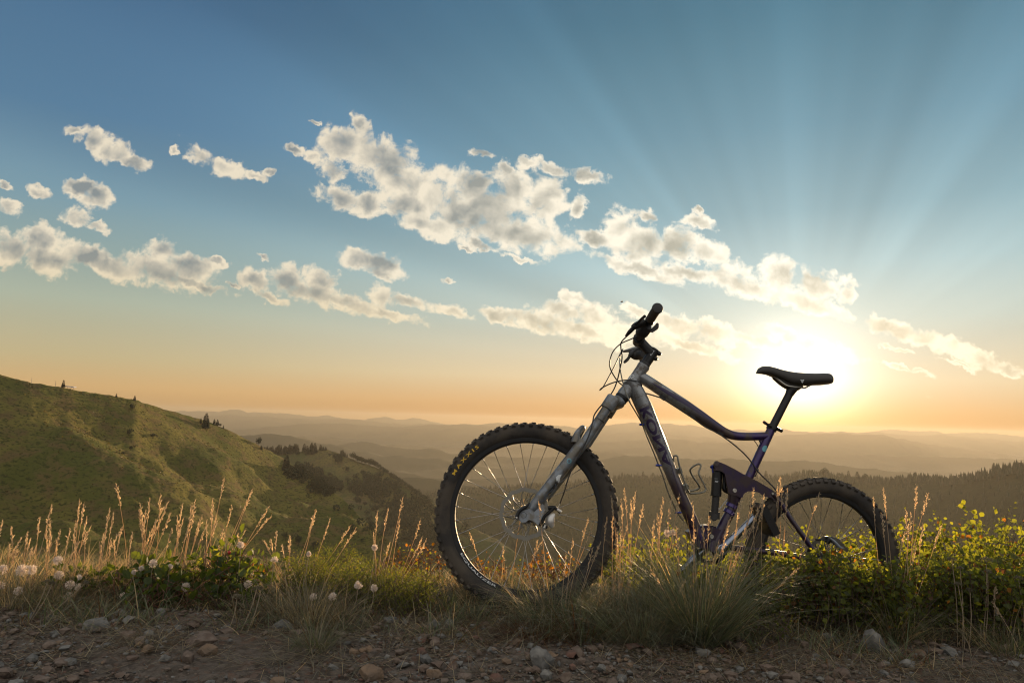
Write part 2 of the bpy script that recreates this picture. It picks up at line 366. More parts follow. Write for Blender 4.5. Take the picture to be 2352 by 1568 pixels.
def wheel(name, c, n, Ro, Rrim, width, tread_n, rot, disc=True, letters=False):
    w = empty(name, c-BASE); w.parent = bike
    rt, up, n = basis(n)
    pol = lambda r, a, o=0.0: c+r*(math.cos(a)*rt+math.sin(a)*up)+o*n
    def part(mb, nm, m, **k):
        o = mb.build(nm, m, w, base=c, **k); return o
    rc = Ro-.004-width/2                                                             # casing
    mb = MB(); prof = []
    for i in range(21):
        a = math.radians(-150+300*i/20); prof.append((rc+math.cos(a)*width*.50, math.sin(a)*width*.5))
    prof.append((Rrim+.020, .011)); prof.append((Rrim+.020, -.011)); prof.append(prof[0])
    mb.lathe(c, n, [(r, o) for r, o in prof], 120, u=rt)
    for i in range(tread_n):                                                         # knobs: part of the tyre's surface
        a0 = 2*math.pi*i/tread_n
        rows = [(.0, .011, .0085, .0035)] if i % 2 else [(.0095, .0085, .008, .0035), (-.0095, .0085, .008, .0035)]
        rows += [(.0225, .0068, .0075, .0055), (-.0225, .0068, .0075, .0055)]
        for o, hw, hl, hh in rows:
            a = a0+(.5*math.pi/tread_n if abs(o) > .02 else 0)+random.uniform(-.002, .002); o = o*width/.058
            th = math.asin(max(-1, min(1, o/(width*.5))))
            rr = rc+math.cos(th)*width*.5+hh*.6
            rad = math.cos(a)*rt+math.sin(a)*up; tan = -math.sin(a)*rt+math.cos(a)*up
            out = math.cos(th*.8)*rad+math.sin(th*.8)*n; sd_ = nrm(np.cross(out, tan))
            mb.box(c+rad*(rc+math.cos(th)*width*.5)+n*o+out*hh*.4, tan*hl, sd_*hw, out*hh)
    part(mb, 'tyre', MT['tyre_rubber'])
    mb = MB(); mb.lathe(c, n, [(Rrim+.020, .013), (Rrim+.021, .0155), (Rrim+.016, .0155), (Rrim+.004, .0125), (Rrim, .007), (Rrim, -.007), (Rrim+.004, -.0125), (Rrim+.016, -.0155), (Rrim+.021, -.0155), (Rrim+.020, -.013)], 120, u=rt)
    part(mb, 'rim', MT['rim_black'])
    mb = MB(); mb.lathe(c, n, [(.0001, -.05), (.010, -.05), (.011, -.034), (.029, -.033), (.029, -.029), (.013, -.026), (.012, .026), (.026, .030), (.026, .034), (.010, .036), (.0001, .05)], 32, u=rt)
    part(mb, 'hub', MT['black_metal'])
    for i in range(32):
        a = 2*math.pi*(i+.5)/32+rot; side = -1 if i % 2 else 1; lead = 1 if (i//2) % 2 else -1
        ah = a+lead*math.radians(62)+0.0
        mb = MB(); p1 = pol(.027, ah, side*.031); p2 = pol(Rrim+.002, a, side*.003)
        d = p2-p1; mb.tube([p1, p1+d*.5, p2-d*.05, p2-d*.049, p2], [.0011, .0010, .0011, .0021, .0021], 6)
        part(mb, 'spoke', MT['spoke_metal'], auto=None)
    if disc:
        mb = MB(); R2, R1 = .0945, .0800; o0, o1 = -.0425, -.0405; seg = 144
        th = np.arange(seg)*2*math.pi/seg; wv = np.where((np.arange(seg)//6) % 2 == 0, .0, -.003)
        ringv = []
        for r, o in ((R2, o0), (R1, o0), (R1, o1), (R2, o1)):
            for k in range(seg): ringv.append(pol(r+wv[k], th[k], o))
        f = [(q*seg+j, q*seg+(j+1) % seg, ((q+1) % 4)*seg+(j+1) % seg, ((q+1) % 4)*seg+j) for q in range(4) for j in range(seg)]
        # open slots through the braking ring
        keep = []
        for q in f:
            keep.append(q)
        mb.add(np.array(ringv), keep)
        for i in range(12):
            a = i*math.pi/6+.1
            pts = [pol(.024, a, -.0415), pol(.045, a+.14, -.0415), pol(.066, a+.12, -.0415), pol(.082, a+.02, -.0415)]
            mb.tube(smooth_path(pts, 8), .0022, 6)
            mb.tube([pol(.058, a+.13, -.0415), pol(.045, a+.14+.26, -.0415)], .0016, 6)
        mb.lathe(c, n, [(.020, -.040), (.028, -.040), (.028, -.043), (.020, -.043), (.020, -.040)], 32, u=rt)
        part(mb, 'brake_rotor', MT['rotor_steel'])
    if letters:
        V, f, sz = text_mesh('M A X X I S', bold=.03)
        a0, a1 = math.radians(154.5), math.radians(128); mb = MB(); P = []
        for x, y in V:
            a = a0+(a1-a0)*(x/sz[0]); r = .3000+.0130*(y/sz[1])
            o = width*.5*math.sqrt(max(0, 1-((r-rc)/(width*.5))**2)) if abs(r-rc) < width*.5 else 0
            P.append(pol(r, a, -(o+.0008)))
        mb.add(P, f); part(mb, 'tyre_lettering', MT['yellow_print'], smooth=False)
        for txt, b0, b1, r0, hgt in (('EQUALIZER', 213, 250, .2695, .0085),):
            V, f, sz = text_mesh(txt, bold=.01); mb = MB(); P = []
            for x, y in V:
                a = math.radians(b0+(b1-b0)*(x/sz[0])); r = r0+hgt*(y/sz[1])
                P.append(pol(2*r0+hgt-r, a, -(.0165)))
            # letters follow the rim read from inside: keep upright towards the hub
            P = []
            for x, y in V:
                a = math.radians(b0+(b1-b0)*(x/sz[0])); r = r0+hgt*(1-y/sz[1]); P.append(pol(r, a, -.0166))
            mb.add(P, f); part(mb, 'rim_lettering', MT['white_print'], smooth=False)
    return w
wheel('front_wheel', ST, SN, .342, .2645, .060, 62, .03, True, True)
wheel('rear_wheel', HR, FN, .311, .2365, .058, 58, .10, True, False)

# --- frame
mb = MB()
ht0, ht1 = fp(2, 925, 938), fp(16, 1330, 512)
hax = nrm(ht0-ht1); hl = np.linalg.norm(ht0-ht1)
mb.lathe(ht1, hax, [(.0001, 0), (.0245, 0), (.0265, .004), (.0265, .016), (.0235, .04), (.0225, hl*.55), (.0228, hl-.02), (.0245, hl-.008), (.0235, hl), (.0001, hl)], 36)
tt = smooth_path([fp(1, 1030, 425), fp(1, 1070, 449), fp(1, 1160, 508), fp(1, 1250, 567), fp(1, 1330, 622), fp(1, 1400, 670), fp(1, 1450, 700), fp(1, 1500, 715), fp(1, 1570, 718), fp(1, 1665, 714)], 50)
mb.tube(tt, lerp_r([.0215, .022, .023, .0235, .0225, .020, .018, .0165, .0155, .0155], 50), 24)
dt = smooth_path([fp(1, 985, 440), fp(1, 1022, 505), fp(1, 1060, 585), fp(1, 1098, 675), fp(1, 1142, 778), fp(1, 1185, 885), fp(1, 1238, 1012), fp(1, 1290, 1130), fp(1, 1325, 1215)], 50)
mb.tube(dt, lerp_r([.028, .0305, .0315, .029, .0265, .024, .0225, .0225, .0235], 50), 28)
st0, st1 = fp(5, 532, 893), fp(7, 1020, 400)
mb.cyl(st1, st0, .0165, 24)
mb.plate([fp(5, 470, 1000, -.006), fp(5, 400, 1030, -.006), fp(5, 425, 1090, -.006), fp(5, 520, 1020, -.006)], FN*.012)
frame = bb(mb, 'frame', MT['frame_paint'])
# strut and bottom bracket
mb = MB()
mb.tube(smooth_path([fp(7, 850, 560), fp(7, 820, 680), fp(7, 795, 790), fp(7, 750, 900), fp(7, 690, 1010), fp(7, 600, 1200), fp(7, 560, 1340)], 24), lerp_r([.030, .024, .0185, .0185, .0185, .020, .024], 24), 20)
mb.cyl(fp(7, 558, 1345, -.038), fp(7, 558, 1345, .038), .024, 24)
mb.tube([fp(1, 1300, 1160), fp(7, 558, 1345)], [.022, .022], 16)
mb.plate([fp(7, x, y, -.018) for x, y in ((180, 1140), (330, 1060), (470, 1040), (620, 1100), (760, 1130), (700, 1260), (560, 1400), (340, 1360), (230, 1250))], FN*.036)
bb(mb, 'bottom_bracket_shell', MT['dark_purple'], frame)
mb = MB()
for (x, y), (x2, y2) in (((800, 750), (778, 800)), ((770, 840), (740, 890))):
    a, b = fp(7, x, y), fp(7, x2, y2); mb.cyl(a, b, .0225, 24)
bb(mb, 'strut_collar', MT['purple_paint'], frame)
# rocker link: two shaped side plates joined across
out = [(548, 200), (560, 160), (610, 160), (700, 195), (820, 255), (950, 330), (1100, 405), (1240, 482), (1350, 550), (1405, 600), (1470, 680), (1510, 760), (1490, 800), (1420, 740), (1340, 660),
       (1250, 650), (1185, 592), (1100, 572), (1010, 575), (965, 605), (930, 670), (870, 640), (790, 620), (745, 590), (735, 520), (715, 420), (690, 320), (640, 290), (570, 280)]
mb = MB()
for w0 in (-.030, .020):
    mb.plate([fp(7, x, y, w0) for x, y in out], FN*.010)
mb.plate([fp(7, x, y, -.019) for x, y in ((700, 215), (950, 340), (1240, 495), (1350, 565), (1330, 610), (1180, 560), (1010, 540), (760, 520), (715, 400))], FN*.038)
mb.cyl(fp(7, 580, 195, -.034), fp(7, 580, 195, .034), .0085, 20)
link = bb(mb, 'rocker_link', MT['dark_purple'])
for (x, y), r in (((830, 560), .0080), ((1360, 603), .0052)):
    mb = MB(); c0 = fp(7, x, y, -.030); mb.lathe(c0, -FN, [(r*.42, .001), (r*.42, .0042), (r*.85, .0042), (r, .0025), (r, -.002)], 28)
    mb.lathe(c0, -FN, [(.0001, .0012), (r*.43, .0012)], 6)
    bb(mb, 'pivot_bolt', MT['bolt_metal'], link)
mb = MB(); c0 = fp(7, 510, 1200, -.018); mb.lathe(c0, -FN, [(.0001, .0015), (.003, .0015), (.003, .004), (.0072, .004), (.0082, .002), (.0082, -.002)], 28); bb(mb, 'pivot_bolt', MT['bolt_metal'], frame)
# swingarm
mb = MB()
for s_ in (-1, 1):
    a = .036 if s_ > 0 else -.036
    mb.tube(smooth_path([fp(7, 1370, 610, s_*.028), fp(7, 1480, 740, s_*.032), fp(18, 380, 760, s_*.040), fp(18, 560, 1010, s_*.055), fp(0, 1874, 1272, s_*.062)], 20), .0095, 12)
    mb.tube(smooth_path([fp(7, 600, 1330, s_*.034), fp(0, 1720, 1262, s_*.042), fp(0, 1800, 1272, s_*.056), fp(0, 1884, 1288, s_*.062)], 20), .0105, 12)
    mb.cyl(HR+FN*s_*.056, HR+FN*s_*.068, .017, 20)
mb.tube([fp(7, 1470, 730, -.034), fp(7, 1470, 730, .034)], .010, 12)
bb(mb, 'swingarm', MT['dark_purple'])
# shock
mb = MB()
a0, a1, a2, a3 = fp(7, 585, 300), fp(7, 572, 620), fp(7, 560, 640), fp(7, 552, 880)
mb.cyl(a1, fp(7, 590, 290), .0195, 28); mb.lathe(a1, nrm(a1-a0), [(.0205, -.008), (.0205, .004), (.017, .006)], 28)
mb.box(fp(7, 590, 255), (fp(7, 650, 255)-fp(7, 590, 255)), (fp(7, 590, 310)-fp(7, 590, 255)), FN*.014)
mb.cyl(fp(7, 583, 195, -.016), fp(7, 583, 195, .016), .013, 20)
shock = bb(mb, 'rear_shock', MT['black_metal'])
mb = MB(); mb.cyl(a3, a1, .0138, 24); mb.box(fp(7, 548, 905), (a3-a2)*.2, np.cross(FN, nrm(a3-a2))*.016, FN*.013); mb.cyl(fp(7, 545, 930, -.016), fp(7, 545, 930, .016), .014, 20); bb(mb, 'shock_shaft', MT['black_plastic'], shock)
mb = MB(); kn = fp(7, 505, 238, -.006); mb.cyl(kn, fp(7, 535, 225, .0), .0062, 12); mb.cyl(fp(7, 525, 245, -.015), fp(7, 528, 312, -.015), .0024, 8); bb(mb, 'adjuster_knob', MT['blue_anodised'], shock)
mb = MB(); mb.tube(smooth_path([fp(7, 640, 300, 0), fp(7, 690, 330, 0), fp(7, 684, 450, 0), fp(7, 690, 540, 0), fp(7, 760, 575, 0)], 20), lerp_r([.010, .0085, .007, .010, .012], 20), 14); bb(mb, 'shock_yoke', MT['black_metal'], link)
def wrap_text(txt, p0, p1, axis_c, r, ax, w_h, mname, name, parent, side=-FN, bold=.02, shear=0, ang0=0.0, flip=False):
    """letters wrapped on a round tube: baseline from p0 to p1, letter height spans angle"""
    V, f, sz = text_mesh(txt, bold=bold, shear=shear); mb = MB(); L = np.linalg.norm(p1-p0); ax = nrm(p1-p0)
    up = nrm(np.cross(side, ax));
    if flip: up = -up
    P = []
    for x, y in V:
        t = x/sz[0]; c = axis_c[0]+(axis_c[1]-axis_c[0])*t; rr = (r[0]+(r[1]-r[0])*t)+.0008
        a = ang0+(y/sz[1]-.5)*w_h/rr
        P.append(c+rr*(math.cos(a)*nrm(side)+math.sin(a)*up))
    mb.add(P, f); return bb(mb, name, MT[mname], parent, smooth=False)
s0, s1 = fp(7, 640, 415), fp(7, 525, 415)
def flat_text(txt, origin, xdir, ydir, wdt, hgt, m, name, parent, bold=.01, shear=0):
    V, f, sz = text_mesh(txt, bold=bold, shear=shear, sub=0); xd, yd = nrm(xdir), nrm(ydir)
    mb = MB(); mb.add([origin+xd*wdt*(x/sz[0])+yd*hgt*(y/sz[1]) for x, y in V], f); return bb(mb, name, m, parent, smooth=False)
rtF, upF, _ = basis(FN)
# shock lettering
o1 = fp(7, 555, 445, -.0205)
flat_text('FOX', o1, fp(7, 640, 450)-fp(7, 555, 445), fp(7, 560, 400)-fp(7, 555, 445), .0138, .0058, MT['white_print'], 'shock_lettering', shock, .03, .2)
flat_text('FLOAT', fp(7, 552, 398, -.0205), fp(7, 640, 403)-fp(7, 555, 398), fp(7, 560, 360)-fp(7, 555, 398), .0125, .0022, MT['white_print'], 'shock_lettering', shock, .0)

# down tube lettering, stripe
ta, tb = fp(11, 410, 300), fp(11, 800, 1240)
ca, cb = fp(1, 1052, 568), fp(1, 1158, 815)
def on_tube(path, rads, s, ang, side=-FN, lift=.0009):          # s 0..1 along the path, ang around from the camera side
    n = len(path); q = s*(n-1); i = min(int(q), n-2); t = q-i
    c = path[i]*(1-t)+path[i+1]*t; ax = nrm(path[i+1]-path[i]); r = rads[i]*(1-t)+rads[i+1]*t+lift
    sd_ = nrm(side-(side@ax)*ax); up = np.cross(ax, sd_)
    return c+r*(math.cos(ang)*sd_+math.sin(ang)*up)
dtr = lerp_r([.028, .0305, .0315, .029, .0265, .024, .0225, .0225, .0235], 50)
def tube_text(txt, path, rads, s0, s1, a0, a1, m, name, parent, bold=.02, shear=0.0, fliptop=False, taper=1.0):
    V, f, sz = text_mesh(txt, bold=bold, shear=shear, sub=2); P = []
    for x, y in V:
        tx = x/sz[0]; ty = y/sz[1]; am = (a0+a1)/2; k = 1+(taper-1)*tx
        P.append(on_tube(path, rads, s0+(s1-s0)*tx, am+((a0+(a1-a0)*ty)-am)*k))
    mb = MB(); mb.add(P, f); return bb(mb, name, MT[m], parent, smooth=False)
tube_text('KONA', dt, dtr, .235, .60, -.35, 1.0, 'decal_purple', 'frame_lettering', frame, .035, 0, taper=.75)
def tube_stripe(path, rads, pts, m, name, parent):              # pts: (s, ang_lo, ang_hi)
    P = []; f = []; n = 30
    ss = np.linspace(pts[0][0], pts[-1][0], n)
    lo = np.interp(ss, [p[0] for p in pts], [p[1] for p in pts]); hi = np.interp(ss, [p[0] for p in pts], [p[2] for p in pts])
    for s, a, b in zip(ss, lo, hi):
        for k in range(5): P.append(on_tube(path, rads, s, a+(b-a)*k/4, lift=.0007))
    for i in range(n-1):
        for k in range(4): f.append((i*5+k, i*5+k+1, i*5+k+6, i*5+k+5))
    mb = MB(); mb.add(P, f); return bb(mb, name, MT[m], parent)
tube_stripe(dt, dtr, [(.22, -.55, -.50), (.45, -.45, -.38), (.62, -.1, .0), (.82, .5, .55)], 'decal_purple', 'frame_stripe', frame)
ttr = lerp_r([.0215, .022, .023, .0235, .0225, .020, .018, .0165, .0155, .0155], 50)
tube_stripe(tt, ttr, [(.13, .05, .06), (.2, -.30, .25), (.32, -.75, .1), (.5, -.9, -.1), (.62, -.6, -.3)], 'decal_purple', 'frame_stripe', frame)
# head badge: toothed ring on the front of the head tube
hp = [ht1+hax*hl*t for t in np.linspace(0, 1, 30)]; hr_ = [.0235]*30
mb = MB(); P = []; nseg = 48
bc_s, bc_a = .50, -.85
for k in range(nseg):
    a = 2*math.pi*k/nseg; ro = .0150*(1.0 if k % 2 else .90)
    for r in (ro, .0118, .0108):
        P.append(on_tube(hp, hr_, bc_s+r*math.sin(a)/hl, bc_a+r*math.cos(a)/.0235, lift=.0012))
f = [(k*3, ((k+1) % nseg)*3, ((k+1) % nseg)*3+1, k*3+1) for k in range(nseg)]
mb.add(P, f)
for (u0, u1, v0, v1) in ((-.007, -.003, -.008, .008), (.003, .007, -.008, .008), (-.003, .003, -.0015, .0015)):
    mb.add([on_tube(hp, hr_, bc_s+b/hl, bc_a+a/.0235, lift=.0012) for a, b in ((u0, v0), (u1, v0), (u1, v1), (u0, v1))], [(0, 1, 2, 3)])
bb(mb, 'head_badge', MT['white_print'], frame, smooth=False)
# seat tube sticker
sp_ = [st1+(st0-st1)*t for t in np.linspace(0, 1, 20)]; sr_ = [.0165]*20
mb = MB(); P = [on_tube(sp_, sr_, .605, .1)]
sl = np.linalg.norm(st1-st0)
for k in range(24):
    a = 2*math.pi*k/24; P.append(on_tube(sp_, sr_, .605+.0130*math.sin(a)/sl, .1+.0095*math.cos(a)/.0165))
mb.add(P, [(0, k+1, (k+1) % 24+1) for k in range(24)]); bb(mb, 'frame_sticker', MT['teal_print'], frame, smooth=False)

# --- fork
mb = MB()
ax_s = nrm(sp(2, 925, 938)-sp(16, 1330, 512))
crown = ht1-hax*.012
leg_dir = -hax
mb.lathe(ht1, -hax, [(.0001, -.001), (.0255, -.001), (.027, .006), (.0255, .012), (.0255, .020), (.0001, .022)], 32)
bb(mb, 'headset', MT['black_metal'], frame)
def legpt(k, x, y, w): return sp(k, x, y, w)
LW = .062
tl0, tl1 = sp(16, 1120, 590, -LW), sp(16, 560, 1445, -LW)             # upper tube, near side
ll0, ll1 = sp(12, 1130, 95, -LW), sp(12, 330, 1130, -LW)             # lower leg
off = SN*2*LW
mb = MB(); fork_ax = nrm(tl0-tl1)
for s_ in (0, 1):
    o = off*s_
    mb.cyl(tl1+o, tl0+o+fork_ax*.0, .0178, 28)
fork = bb(mb, 'fork', MT['fork_silver'])
mb = MB()
for s_ in (0, 1):
    o = off*s_; c0 = tl0+o
    mb.lathe(c0, fork_ax, [(.019, -.040), (.0245, -.038), (.0255, -.034), (.0255, .010), (.023, .014), (.0001, .015)], 32)
cc_ = (crown-hax*.005); rtS = nrm(np.cross(fork_ax, SN))
mb.tube(smooth_path([tl0-fork_ax*.012, (tl0+off*.25)-fork_ax*.004+rtS*.0, cc_-fork_ax*.008, (tl0+off*.75)-fork_ax*.004, tl0+off-fork_ax*.012], 16), lerp_r([.020, .022, .027, .022, .020], 16), 18)
bb(mb, 'fork_crown', MT['fork_silver'], fork)
for s_ in (0, 1):
    o = off*s_; mb = MB()
    L = np.linalg.norm(ll1-ll0); la = nrm(ll1-ll0); top = ll0-la*.045
    mb.tube([top, top+la*.006, top+la*.012, ll0+la*.05, ll0+la*L*.5, ll1-la*.03, ll1-la*.012], [.0195, .0225, .0225, .0212, .0205, .0200, .016], 28)
    for i in range(len(mb.v)): mb.v[i] = mb.v[i]+o
    # dropout
    wf = -LW+ (2*LW if s_ else 0)
    dr = [(330, 1075), (250, 1095), (190, 1110), (150, 1170), (150, 1260), (190, 1305), (260, 1305), (320, 1260), (400, 1290), (480, 1350), (540, 1230), (600, 1050), (480, 900)]
    P = [sp(12, x, y, -LW-.008)+o for x, y in dr]; mb.plate(P, SN*.015)
    leg = bb(mb, 'fork_leg', MT['fork_silver'], fork)
hole = sp(12, 232, 1182, -LW-.0095)
mb = MB(); mb.lathe(hole, SN, [(.0095, -.0005), (.0105, -.001), (.0095, .001), (.0092, .004), (.0001, .004)], 24); bb(mb, 'axle', MT['black_metal'], fork)
mb = MB(); mb.tube(smooth_path([sp(12, 115, 1215, -LW-.014), sp(12, 150, 1130, -LW-.015), sp(12, 220, 1070, -LW-.016), sp(12, 290, 1030, -LW-.018), sp(12, 330, 965, -LW-.018)], 14), lerp_r([.0075, .0065, .006, .0045, .003], 14), 10)
mb.cyl(sp(12, 115, 1215, -LW-.018), sp(12, 115, 1215, -LW+.002), .0075, 16)
bb(mb, 'quick_release_lever', MT['black_metal'], fork)
mb = MB(); c0 = sp(12, 115, 1215, -LW-.018); mb.lathe(c0, -SN, [(.0001, .0006), (.0022, .0006), (.0022, .0016), (.0042, .0016), (.0042, 0)], 16); bb(mb, 'lever_bolt', MT['bolt_metal'], fork)
mb = MB()
ap = [sp(16, 400, 1440, -LW+.004), sp(16, 425, 1280, -LW+.012), sp(16, 500, 1165, -LW+.03), sp(16, 545, 1135, -.0)]
a2 = [p+2*SN*(0-((p-ST)@SN)) for p in ap[:3]][::-1]
mb.tube(smooth_path(ap+a2, 40), lerp_r([.019, .013, .0105, .0115, .0105, .013, .019], 40), 14)
bb(mb, 'fork_brace', MT['fork_silver'], fork)
mb = MB(); tp = [tl1+(tl0-tl1)*t for t in np.linspace(0, 1, 20)]
q0 = sp(16, 880, 985, -LW); mb.lathe(q0, fork_ax, [(.0180, -.0018), (.0193, -.0018), (.0193, .0018), (.018, .0018)], 28); bb(mb, 'travel_ring', MT['black_plastic'], fork)
lp = [ll0+(ll1-ll0)*t for t in np.linspace(0, 1, 30)]; lr_ = list(np.interp(np.linspace(0, 1, 30), [0, .5, 1], [.0212, .0207, .020]))
tube_text('TALAS', lp[::-1], lr_[::-1], .12, .50, .25, 1.15, 'grey_print', 'fork_lettering', fork, .02, .15)
def decal(poly, k, w, m, name, parent, nx=1):                 # flat outline laid on the near leg
    P = []
    for x, y in poly:
        p = sp(k, x, y, -LW); s = float((p-ll0)@nrm(ll1-ll0)); c = ll0+nrm(ll1-ll0)*s; dv = p-c; dd = np.linalg.norm(dv); r = .0213
        h = math.sqrt(max(r*r-min(dd, r*.97)**2, 0)); P.append(c+dv*min(1, r*.97/max(dd, 1e-6))-SN*(h+w))
    mb = MB(); n = len(P); cen = np.mean(P, 0); pc = cen; s = float((pc-ll0)@nrm(ll1-ll0)); cc = ll0+nrm(ll1-ll0)*s
    dv = (pc-cc)-((pc-cc)@SN)*SN; dd = np.linalg.norm(dv); cen = cc+dv-SN*(math.sqrt(max(.0213**2-dd*dd, 0))+w)
    mb.add(np.vstack([[cen], P]), [(0, i+1, (i+1) % n+1) for i in range(n)]); return bb(mb, name, MT[m], parent, smooth=False)
decal([(650, 800), (720, 720), (770, 650), (790, 590), (830, 640), (850, 680), (850, 740), (810, 790), (750, 825), (690, 828)], 12, .0010, 'black_plastic', 'fork_emblem', fork)
decal([(790, 600), (785, 550), (820, 515), (880, 503), (855, 560), (845, 610), (825, 645), (815, 600), (800, 630)], 12, .0014, 'white_print', 'fork_emblem', fork)
mb = MB(); P = []; c0 = sp(12, 1005, 278, -LW)
decal([(1005+40*math.cos(a), 278+44*math.sin(a)) for a in np.linspace(0, 2*math.pi, 18, endpoint=False)], 12, .0008, 'teal_print', 'fork_sticker', fork)
decal([(1003+26*math.cos(a), 280+28*math.sin(a)) for a in np.linspace(0, 2*math.pi, 14, endpoint=False)], 12, .0012, 'grey_print', 'fork_sticker', fork)
# front caliper
mb = MB()
mb.tube(smooth_path([sp(12, 640, 1060, -.048), sp(12, 750, 1050, -.046), sp(12, 790, 1085, -.046)], 8), .0068, 10)
mb.tube(smooth_path([sp(12, 745, 1050, -.046), sp(12, 680, 1120, -.046), sp(12, 590, 1200, -.046), sp(12, 545, 1290, -.046), sp(12, 485, 1350, -.046)], 14), lerp_r([.008, .0062, .005, .0062, .008], 14), 10)
mb.cyl(sp(12, 770, 1060, -.05), sp(12, 860, 1140, -.05), .0055, 12); mb.cyl(sp(12, 560, 1345, -.05), sp(12, 640, 1395, -.05), .0055, 12)
cal = bb(mb, 'front_brake_caliper', MT['black_metal'])
mb = MB()
mb.tube(smooth_path([sp(12, 735, 1180, -.052), sp(12, 700, 1230, -.056), sp(12, 690, 1300, -.056), sp(12, 715, 1385, -.052)], 12), lerp_r([.009, .0135, .014, .008], 12), 14)
mb.cyl(sp(12, 735, 1185, -.062), sp(12, 735, 1185, -.04), .0070, 14)
mb.cyl(sp(12, 800, 1085, -.055), sp(12, 875, 1130, -.055), .0048, 12)
mb.cyl(sp(12, 600, 1345, -.052), sp(12, 580, 1400, -.052), .0045, 12)
bb(mb, 'caliper_body', MT['caliper_silver'], cal)
# rear caliper
mb = MB(); mb.tube(smooth_path([fp(18, 900, 1120, -.05), fp(18, 950, 1060, -.052), fp(18, 1020, 1120, -.052)], 10), lerp_r([.008, .011, .009], 10), 12)
mb.tube([fp(18, 740, 1065, -.05), fp(18, 900, 1085, -.05)], .0032, 8)
rc_ = bb(mb, 'rear_brake_caliper', MT['black_metal'])
mb = MB(); mb.tube(smooth_path([fp(18, 925, 1040, -.056), fp(18, 990, 1090, -.058), fp(18, 1070, 1180, -.056), fp(18, 1120, 1190, -.054)], 10), lerp_r([.005, .0065, .0085, .006], 10), 12); bb(mb, 'caliper_body', MT['fork_silver'], rc_)

# --- stem and handlebar (steered)
sa0 = ht0+hax*.0; 
mb = MB(); sclamp = sp(15, 860, 1330)
stc = ht0+hax*.012
topc = ht0+hax*(np.linalg.norm(sp(15, 905, 1250)-ht0))
mb.cyl(ht0-hax*.002, topc, .0195, 28)
barc = sp(15, 470, 1000)
mb.tube(smooth_path([topc-hax*.022, (topc-hax*.022)*.55+barc*.45, barc], 12), lerp_r([.0215, .0185, .0200], 12), 18)
stem = bb(mb, 'stem', MT['black_metal'])
mb = MB(); mb.cyl(barc-SN*.028, barc+SN*.028, .0225, 24); bb(mb, 'stem_faceplate', MT['black_metal'], stem)
for x, y in ((985, 1345), (895, 1470)):
    mb = MB(); c0 = sp(15, x, y, -.004); mb.ball(c0, .0085, 12); c1 = sp(15, x-75, y-50, -.004); mb.tube([c0, c1], .0088, 12); bb(mb, 'clamp_bolt', MT['black_metal'], stem)
tp2 = [sp(15, 770, 1430, -.0005)-SN*.020, sp(15, 920, 1225, -.0005)-SN*.020]
flat_text('KONA', tp2[0]+nrm(np.cross(SN, tp2[1]-tp2[0]))*.0, tp2[1]-tp2[0], sp(15, 760, 1330)-sp(15, 790, 1390) if False else np.cross(tp2[1]-tp2[0], SN), .0245, .0058, MT['white_print'], 'stem_lettering', stem, .02, .2)
mb = MB(); mb.lathe(ht0+hax*.002, hax, [(.0205, 0), (.0205, .008), (.0199, .010)], 28); bb(mb, 'headset_spacer', MT['black_plastic'], stem)
# bar in steer space: along -SN is the near side
fwd = nrm(np.cross(SN, hax)); 
if fwd @ (C2W@np.array((1., 0, 0))) > 0: fwd = -fwd
def barp(w, up=0, fw=0): return barc+SN*w+hax*up+fwd*fw
grip_end = sp(15, 935, 215, -.335)
ge = grip_end-barc; gu = float(ge@hax); gf = float(ge@fwd)
def bar_off(w):
    t = min(abs(w)/.335, 1); s = max(0, (t-.10)/.90)
    k = min(1, s/.38); k = k*k*(3-2*k)
    return gu*(.72*k+.28*t), gf*(.25*k+.75*t*t)
bpth = [barp(w, *bar_off(w)) for w in np.linspace(-.335, .335, 61)]
mb = MB(); mb.tube(bpth, [.0156 if abs(w) < .06 else .0115 for w in np.linspace(-.335, .335, 61)], 16)
bar = bb(mb, 'handlebar', MT['black_metal'])
for s_ in (-1, 1):
    ws = np.linspace(.205, .330, 26); P = [barp(s_*w, *bar_off(w)) for w in ws]
    mb = MB(); mb.tube(P, [.0158+(.0012 if i % 2 else 0) for i in range(26)], 18)
    g_ = bb(mb, 'grip', MT['rubber'], bar)
    mb = MB(); e = barp(s_*.330, *bar_off(.330)); axg = nrm(P[-1]-P[-3]); mb.lathe(e, axg, [(.0165, -.006), (.0190, -.004), (.0195, .004), (.0175, .009), (.010, .011), (.0001, .0112)], 24); bb(mb, 'bar_end_plug', MT['black_plastic'], bar)
# near side controls
def q15(L, ws, n=14): return smooth_path([sp(15, x, y, w) for (x, y), w in zip(L, ws)], n)
mb = MB(); mb.tube(q15([(600, 560), (470, 610), (370, 660), (305, 700)], (-.185, -.19, -.19, -.188)), lerp_r([.017, .0135, .0125, .0085], 14), 12)
mb.tube(q15([(330, 705), (240, 800), (150, 905)], (-.188, -.18, -.165), 8), lerp_r([.0085, .0080, .0048], 8), 12)
c0 = barp(-.185, *bar_off(.185)); mb.cyl(c0-SN*.011, c0+SN*.011, .0175, 18)
lv = bb(mb, 'brake_lever', MT['black_metal'], bar)
mb = MB(); mb.tube(q15([(330, 650), (450, 570), (540, 470), (620, 405)], (-.19, -.21, -.24, -.27)), lerp_r([.0062, .0056, .0050, .0056], 14), 10); bb(mb, 'lever_blade', MT['black_metal'], bar)
mb = MB(); mb.tube(q15([(480, 1245), (360, 1240), (250, 1255), (80, 1290)], (.175, .185, .185, .18)), lerp_r([.014, .012, .0085, .005], 14), 12)
c0 = barp(.185, *bar_off(.185)); mb.cyl(c0-SN*.011, c0+SN*.011, .0175, 18)
bb(mb, 'brake_lever', MT['fork_silver'], bar)
